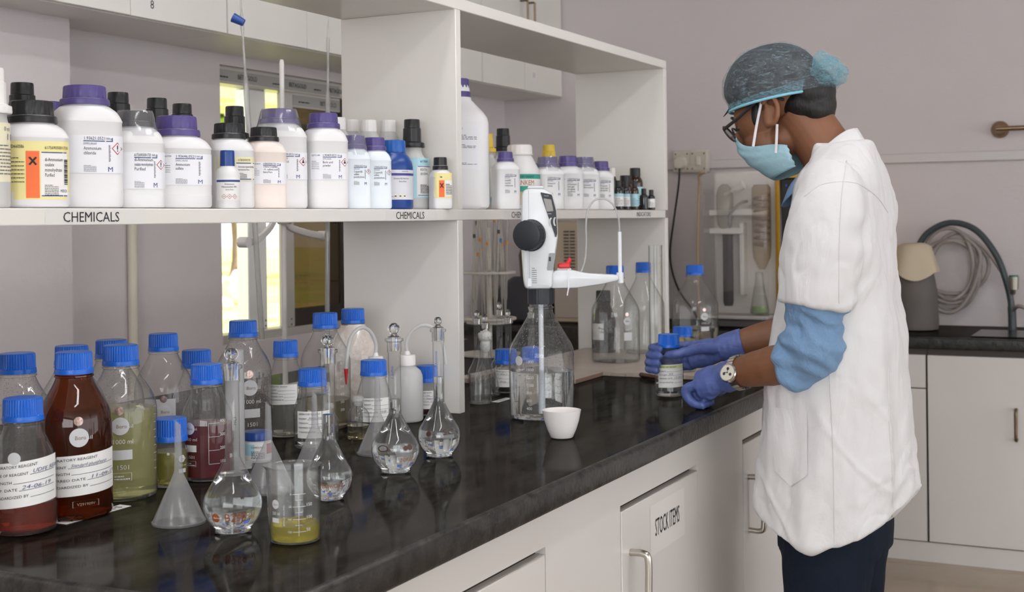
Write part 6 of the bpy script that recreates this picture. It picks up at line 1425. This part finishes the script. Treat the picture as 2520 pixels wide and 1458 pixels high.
SR = [(PX+0.130, 0.618, 1.398), (PX+0.172, 0.618, 1.355), (PX+0.198, 0.628, 1.285), (PX+0.208, 0.645, 1.21), (PX+0.210, 0.66, 1.142)]
c.tube(smooth_path(SR, 5), [0.066+0.012*min(1, k/8) for k in range(21)], 24)
v, nn, f_ = fuse(c, 0.0055, 7, 0.5)
out = []
for q, nq in zip(v, nn):
    d = 0.0
    low = max(0.0, min(1.0, (1.15-q.z)/0.35))
    d += 0.0105*low*noise.noise(Vector((q.x*16, q.y*16, q.z*3.0)))+0.0040*low*noise.noise(Vector((q.x*34, q.y*34, q.z*5+3)))
    d += 0.0070*noise.noise(Vector((q.x*13, q.y*13+q.z*5, q.z*7)))+0.0020*noise.noise(Vector((q.x*40, q.y*40, q.z*32)))
    r1 = noise.noise(Vector((q.x*9+q.z*2, q.y*9-q.z*3, q.z*3.5+7))); d += 0.0034*max(0.0, 1-abs(r1)/0.13)*(0.4+0.6*low)
    r2 = noise.noise(Vector((q.x*15, q.y*15+q.z*6, q.z*9+2))); d -= 0.0018*max(0.0, 1-abs(r2)/0.10)
    ang = atan2(q.y-0.645, q.x-PX)
    d += 0.004*low*sin(ang*9+2*sin(q.z*5))
    if abs(q.x-PX) > 0.13 and q.z > 1.12: d += 0.0060*sin(q.z*60+q.y*50+3*noise.noise(q*12))*max(0, noise.noise(q*9)+0.2)
    q = q+nq*d
    if q.z < 0.84:
        k = (0.84-q.z)/0.2; q.z += k*(0.075*min(1.2, abs(q.y-0.655)/0.16)**2.2)
    out.append(q)
coat = pbuild('lab_coat', out, f_, M_COAT)
from mathutils.bvhtree import BVHTree
bvh = BVHTree.FromPolygons([tuple(q) for q in out], [tuple(x) for x in f_])
def on_coat(y, z, off=0.0015, x0=PX-0.6):
    hit = bvh.ray_cast(Vector((x0, y-0.12, z)), Vector((0.98, 0.2, 0)).normalized())
    return (hit[0]+hit[1]*off) if hit[0] else None
def seam(pts, r=0.0011, name='seam', m=None):
    P = [on_coat(q.x, q.y, 0.0003) for q in smooth_path([(a, b_, 0) for a, b_ in pts], 8)]; P = [q for q in P if q]
    if len(P) > 3: pmb(MB().tube(P, r, 6), name, m or mat('seam_thread', (0.62, 0.61, 0.60), 0.8), 60, coat)
seam([(0.615, 1.44), (0.625, 1.36), (0.630, 1.27), (0.632, 1.18), (0.632, 1.15)])
seam([(0.700, 1.365), (0.66, 1.39), (0.60, 1.392), (0.555, 1.365), (0.53, 1.33)])
seam([(0.655, 1.02), (0.650, 0.90), (0.648, 0.80), (0.648, 0.72), (0.648, 0.66)])
seam([(0.535, 1.02), (0.535, 0.90), (0.53, 0.80), (0.53, 0.72), (0.53, 0.69)])
def drape(name, y0, y1, z0, z1, m, n=8, off=0.002, point=0.0):
    V = []; ok = True
    for i in range(n+1):
        for j in range(n+1):
            y = y0+(y1-y0)*i/n; zb = z0+point*abs(i/n-0.5)*2; z = zb+(z1-zb)*j/n
            q = on_coat(y, z, off)
            if q is None: return
            V.append(q)
    pbuild(name, V, [(i*(n+1)+j, (i+1)*(n+1)+j, (i+1)*(n+1)+j+1, i*(n+1)+j+1) for i in range(n) for j in range(n)], m, 60, coat)
drape('pocket', 0.700, 0.772, 0.765, 0.925, M_COAT, 10, 0.0022, 0.03)
# coat collar
V = []; F = []; nk = 30
for k in range(nk+1):
    a = -2.15+4.3*k/nk; s, cc = sin(a), cos(a)
    zc = 1.512-0.118*((1-cc)/1.8)**1.15
    base = Vector((PX+0.070*s, 0.668-0.064*cc, zc)); o_ = Vector((s*0.9, -cc*0.75, 0))
    V += [base+Vector((0, 0, -0.028))-o_*0.004, base, base+o_*0.010+Vector((0, 0, 0.001)), base+o_*0.026+Vector((0, 0, -0.022)), base+o_*0.036+Vector((0, 0, -0.048-0.012*abs(a)/2.5))]
for k in range(nk):
    for j in range(4): F.append((k*5+j, (k+1)*5+j, (k+1)*5+j+1, k*5+j+1))
cl = pbuild('coat_collar', V, F, M_COAT, 70); sm = cl.modifiers.new('thickness', 'SOLIDIFY'); sm.thickness = 0.003
# shirt collar at the throat and rolled sleeves
V = []; F = []
for k in range(25):
    a = 1.2+(2*pi-2.4)*k/24; s, cc = sin(a), cos(a); zc = 1.495-0.105*((1-cc)/1.8)**1.1
    p_ = Vector((PX+0.062*s, 0.672-0.062*cc, zc)); o_ = Vector((s, -cc, 0)); V += [p_+Vector((0, 0, -0.04))+o_*0.008, p_+o_*0.004+Vector((0, 0, 0.006)), p_+o_*0.012+Vector((0, 0, 0.004)), p_+o_*0.026+Vector((0, 0, -0.032))]
for k in range(24):
    for j in range(3): F.append((k*4+j, (k+1)*4+j, (k+1)*4+j+1, k*4+j+1))
sc_ = pbuild('shirt_collar', V, F, M_SHIRT, 60); sm = sc_.modifiers.new('thickness', 'SOLIDIFY'); sm.thickness = 0.002
pmb(MB().sphere((PX-0.040, 0.742, 1.392), 0.005, 0.003, 0.005, 12, 6), 'shirt_button', M_NAVY, 60, sc_)
for s, A in ((-1, [(PX-0.208, 0.636, 1.165), (PX-0.209, 0.642, 1.13), (PX-0.206, 0.646, 1.085), (PX-0.199, 0.655, 1.045), (PX-0.188, 0.682, 1.025), (PX-0.178, 0.705, 1.018)]),
             (1, [(PX+0.208, 0.65, 1.165), (PX+0.207, 0.665, 1.13), (PX+0.203, 0.69, 1.09), (PX+0.197, 0.72, 1.06), (PX+0.190, 0.75, 1.05), (PX+0.184, 0.77, 1.047)])):
    m = MB(); pts = smooth_path(A, 6); rr = []
    for k in range(len(pts)):
        q = k/(len(pts)-1); rr.append(0.062+0.006*sin(q*16)-0.010*max(0, q-0.8)*5*0.5)
    m.tube(pts, rr, 24)
    v2, n2, f2 = fuse(m, 0.004, 3)
    v2 = [p_+nq*(0.0055*noise.noise(Vector((p_.x*30, p_.y*30-p_.z*22, p_.z*46)))+0.0022*sin(p_.z*130-p_.y*90+4*noise.noise(p_*15))) for p_, nq in zip(v2, n2)]
    pbuild('rolled_sleeve', v2, f2, M_SHIRT)
# trousers and shoes
m = MB()
rings3(m, [(PX, 0.652, 0.60, 0.165, 0.118), (PX, 0.652, 0.70, 0.165, 0.122), (PX, 0.65, 0.80, 0.155, 0.115)], 32)
for s in (-1, 1): m.tube([(PX+s*0.082, 0.652, 0.70), (PX+s*0.086, 0.652, 0.58), (PX+s*0.088, 0.655, 0.45), (PX+s*0.090, 0.648, 0.25), (PX+s*0.092, 0.640, 0.06)], [0.098, 0.096, 0.084, 0.072, 0.066], 24)
v2, n2, f2 = fuse(m, 0.007, 5); v2 = [p_+nq*0.004*noise.noise(p_*Vector((1, 1, 1)).length*9) for p_, nq in zip(v2, n2)]
v2 = [Vector((p_.x, p_.y, max(p_.z, 0.05))) for p_ in v2]
pbuild('trousers', v2, f2, M_PANT)
for s in (-1, 1):
    m = MB().loft([(0.0005, 0.045, 0.13, 2.6, 0, 0.03), (0.02, 0.047, 0.132, 2.6, 0, 0.03), (0.05, 0.044, 0.12, 2.4, 0, 0.02), (0.085, 0.038, 0.06, 2.2, 0, -0.03), (0.10, 0.034, 0.045, 2, 0, -0.035)], 24)
    m.v = [(x+PX+s*0.092, y+0.655, z) for x, y, z in m.v]; pmb(m, 'shoe', mat('black_leather', (0.015, 0.014, 0.013), 0.35))

# gloves: palm, four fingers and a thumb each, fused into one skin
def glove(name, palm, fingers, cuff, vox=0.0026):
    m = MB()
    for pts, rr in palm: m.tube(pts, rr, 20, flat=1.0)
    for pts, rr in fingers: m.tube(smooth_path(pts, 4), [rr[0]+(rr[1]-rr[0])*k/((len(pts)-1)*4) for k in range((len(pts)-1)*4+1)], 12); m.sphere(pts[-1], rr[1]*0.98, rr[1]*0.98, rr[1]*0.98, 12, 8)
    m.tube(cuff[0], cuff[1], 24)
    v2, n2, f2 = fuse(m, vox, 5, 0.5)
    v2 = [p_+nq*0.0011*noise.noise(Vector((p_.x*60, p_.y*140, p_.z*60))) for p_, nq in zip(v2, n2)]
    return pbuild(name, v2, f2, M_GLOVE)
BXc, BYc = 2.955, 1.061
# right hand round the neck of the bottle: palm behind it, fingers wrap the far side, thumb in front
palm = [([(PX+0.140, 0.945, 1.012), (PX+0.138, 0.985, 1.006), (PX+0.132, 1.030, 1.000)], [0.024, 0.028, 0.024]), ([(PX+0.139, 0.950, 1.004), (PX+0.136, 0.990, 0.990), (PX+0.130, 1.028, 0.980)], [0.022, 0.026, 0.022])]
fing = []
for z, r0, tip in ((1.0150, 0.033, 3.30), (0.9975, 0.039, 3.36), (0.980, 0.0415, 3.30), (0.9640, 0.0415, 3.20)):
    pts = [(PX+0.134, 1.020, z+0.002)]
    for a in (0.6, 1.2, 1.8, 2.4, 2.9, tip):
        ang = a-0.35; pts.append((BXc+(r0+0.008)*cos(ang), BYc+(r0+0.008)*sin(ang), z))
    fing.append((pts, (0.0105, 0.0082)))
fing.append(([(PX+0.118, 0.962, 1.012), (PX+0.085, 0.985, 1.014), (PX+0.052, 1.004, 1.010), (PX+0.036, 1.026, 1.005), (PX+0.0345, 1.048, 1.001)], (0.0150, 0.0095)))
glove('glove', palm, fing, ([(PX+0.141, 0.955, 1.010), (PX+0.145, 0.93, 1.016), (PX+0.151, 0.900, 1.024)], [0.031, 0.034, 0.037]))
# left hand, knuckles forward, fingers folded down on to the bench
palm = [([(PX-0.113, 0.862, 0.975), (PX-0.102, 0.895, 0.966), (PX-0.094, 0.925, 0.956)], [0.027, 0.033, 0.029]), ([(PX-0.102, 0.862, 0.970), (PX-0.084, 0.892, 0.957), (PX-0.072, 0.922, 0.948)], [0.024, 0.030, 0.028]), ([(PX-0.122, 0.864, 0.972), (PX-0.117, 0.895, 0.957), (PX-0.113, 0.922, 0.945)], [0.022, 0.027, 0.024]), ([(PX-0.120, 0.895, 0.945), (PX-0.095, 0.915, 0.934), (PX-0.068, 0.915, 0.932)], [0.020, 0.021, 0.018])]
fing = []
for k, (dx, ln) in enumerate(((-0.121, 0.92), (-0.103, 1.0), (-0.084, 1.04), (-0.066, 0.95))):
    x = PX+dx
    fing.append(([(x, 0.925, 0.955-0.003*k), (x+0.002, 0.947*1.0+0.004*ln, 0.945), (x+0.003, 0.949, 0.928), (x+0.003, 0.934, 0.9135), (x+0.002, 0.914, 0.9105)], (0.0125, 0.0092)))
fing.append(([(PX-0.070, 0.880, 0.958), (PX-0.048, 0.905, 0.940), (PX-0.046, 0.928, 0.922), (PX-0.052, 0.945, 0.914)], (0.0135, 0.0095)))
glove('glove', palm, fing, ([(PX-0.110, 0.866, 0.972), (PX-0.119, 0.850, 0.979), (PX-0.127, 0.836, 0.985)], [0.034, 0.034, 0.0345]))
# wristwatch on the left wrist
wd = (Vector(ARM_L[6])-Vector(ARM_L[5])).normalized(); wc = Vector((PX-0.134, 0.822, 0.989))
e1 = wd.cross(Vector((0, 0, 1))).normalized(); e2 = wd.cross(e1).normalized()
if e1.x > 0: e1 = -e1
M_WST = mat('polished_steel', (0.68, 0.66, 0.62), 0.18, metal=1.0)
strap = MB(); nW = 26
for k in range(nW):
    a0, a1 = 2*pi*k/nW+0.02, 2*pi*(k+1)/nW-0.02; V = []
    for r in (0.0352, 0.0385):
        for a in (a0, a1):
            for w_ in (-0.009, 0.009): V.append(wc+(e1*cos(a)+e2*sin(a))*r+wd*w_)
    strap.add(V, [(0, 1, 3, 2), (4, 6, 7, 5), (0, 4, 5, 1), (2, 3, 7, 6), (0, 2, 6, 4), (1, 5, 7, 3)])
wt = pmb(strap, 'watch_strap', M_WST, 30)
ax = (e1*0.93+e2*(0.25 if e2.z > 0 else -0.25)-wd*0.18).normalized(); Q = Matrix.Translation(wc+e1*0.0345) @ ax.to_track_quat('Z', 'Y').to_matrix().to_4x4()
m = MB().lathe([(0.0195, 0.0), (0.0205, 0.003), (0.0205, 0.009), (0.0185, 0.0115), (0.0165, 0.0112)], 36); m.v = [tuple(Q @ Vector(q)) for q in m.v]; wcase = pmb(m, 'watch_case', M_WST, 35)
def wpart(mb, name, mm): mb.v = [tuple(Q @ Vector(q)) for q in mb.v]; pmb(mb, name, mm, 30, wcase)
wpart(MB().lathe([(0.0165, 0.0110), (0.0164, 0.0116)], 32), 'dial', mat('dial_cream', (0.66, 0.64, 0.54), 0.4))
for u_, v_ in ((0.0, 0.0085), (-0.0078, -0.003), (0.0078, -0.003)): wpart(MB().lathe([(0.0034, 0.0116), (0.0033, 0.0120)], 16, c=(u_, v_, 0)), 'subdial', mat('subdial_dark', (0.05, 0.05, 0.05), 0.4))
wpart(MB().box(-0.0005, 0.0005, -0.002, 0.010, 0.0121, 0.0125).box(-0.007, 0.002, -0.0006, 0.0006, 0.0121, 0.0125), 'watch_hands', M_INK)
# bottle held in the gloved hand
t, f = bottle('small clear labelled bottle held in the blue gloved hand', BXc, BYc, 0.0345, 0.1470, '250', liq=L_WATER, level=0.030, off=4)
reagent_label(t, f, -0.030, 0.038, 0.022, 0.076, ('', 'NCR', '12-09-19', ''), head='LABORATORY REAGENT', rows=('Reagent', 'Strength', 'PREPARED DATE', 'Standardized by'), tilt=0.04)
g_ = patch('green_band', f, -0.029, 0.037, 0.0685, 0.0755, mat('green_highlighter', (0.62, 0.70, 0.32), 0.6), t, e=0.0008)
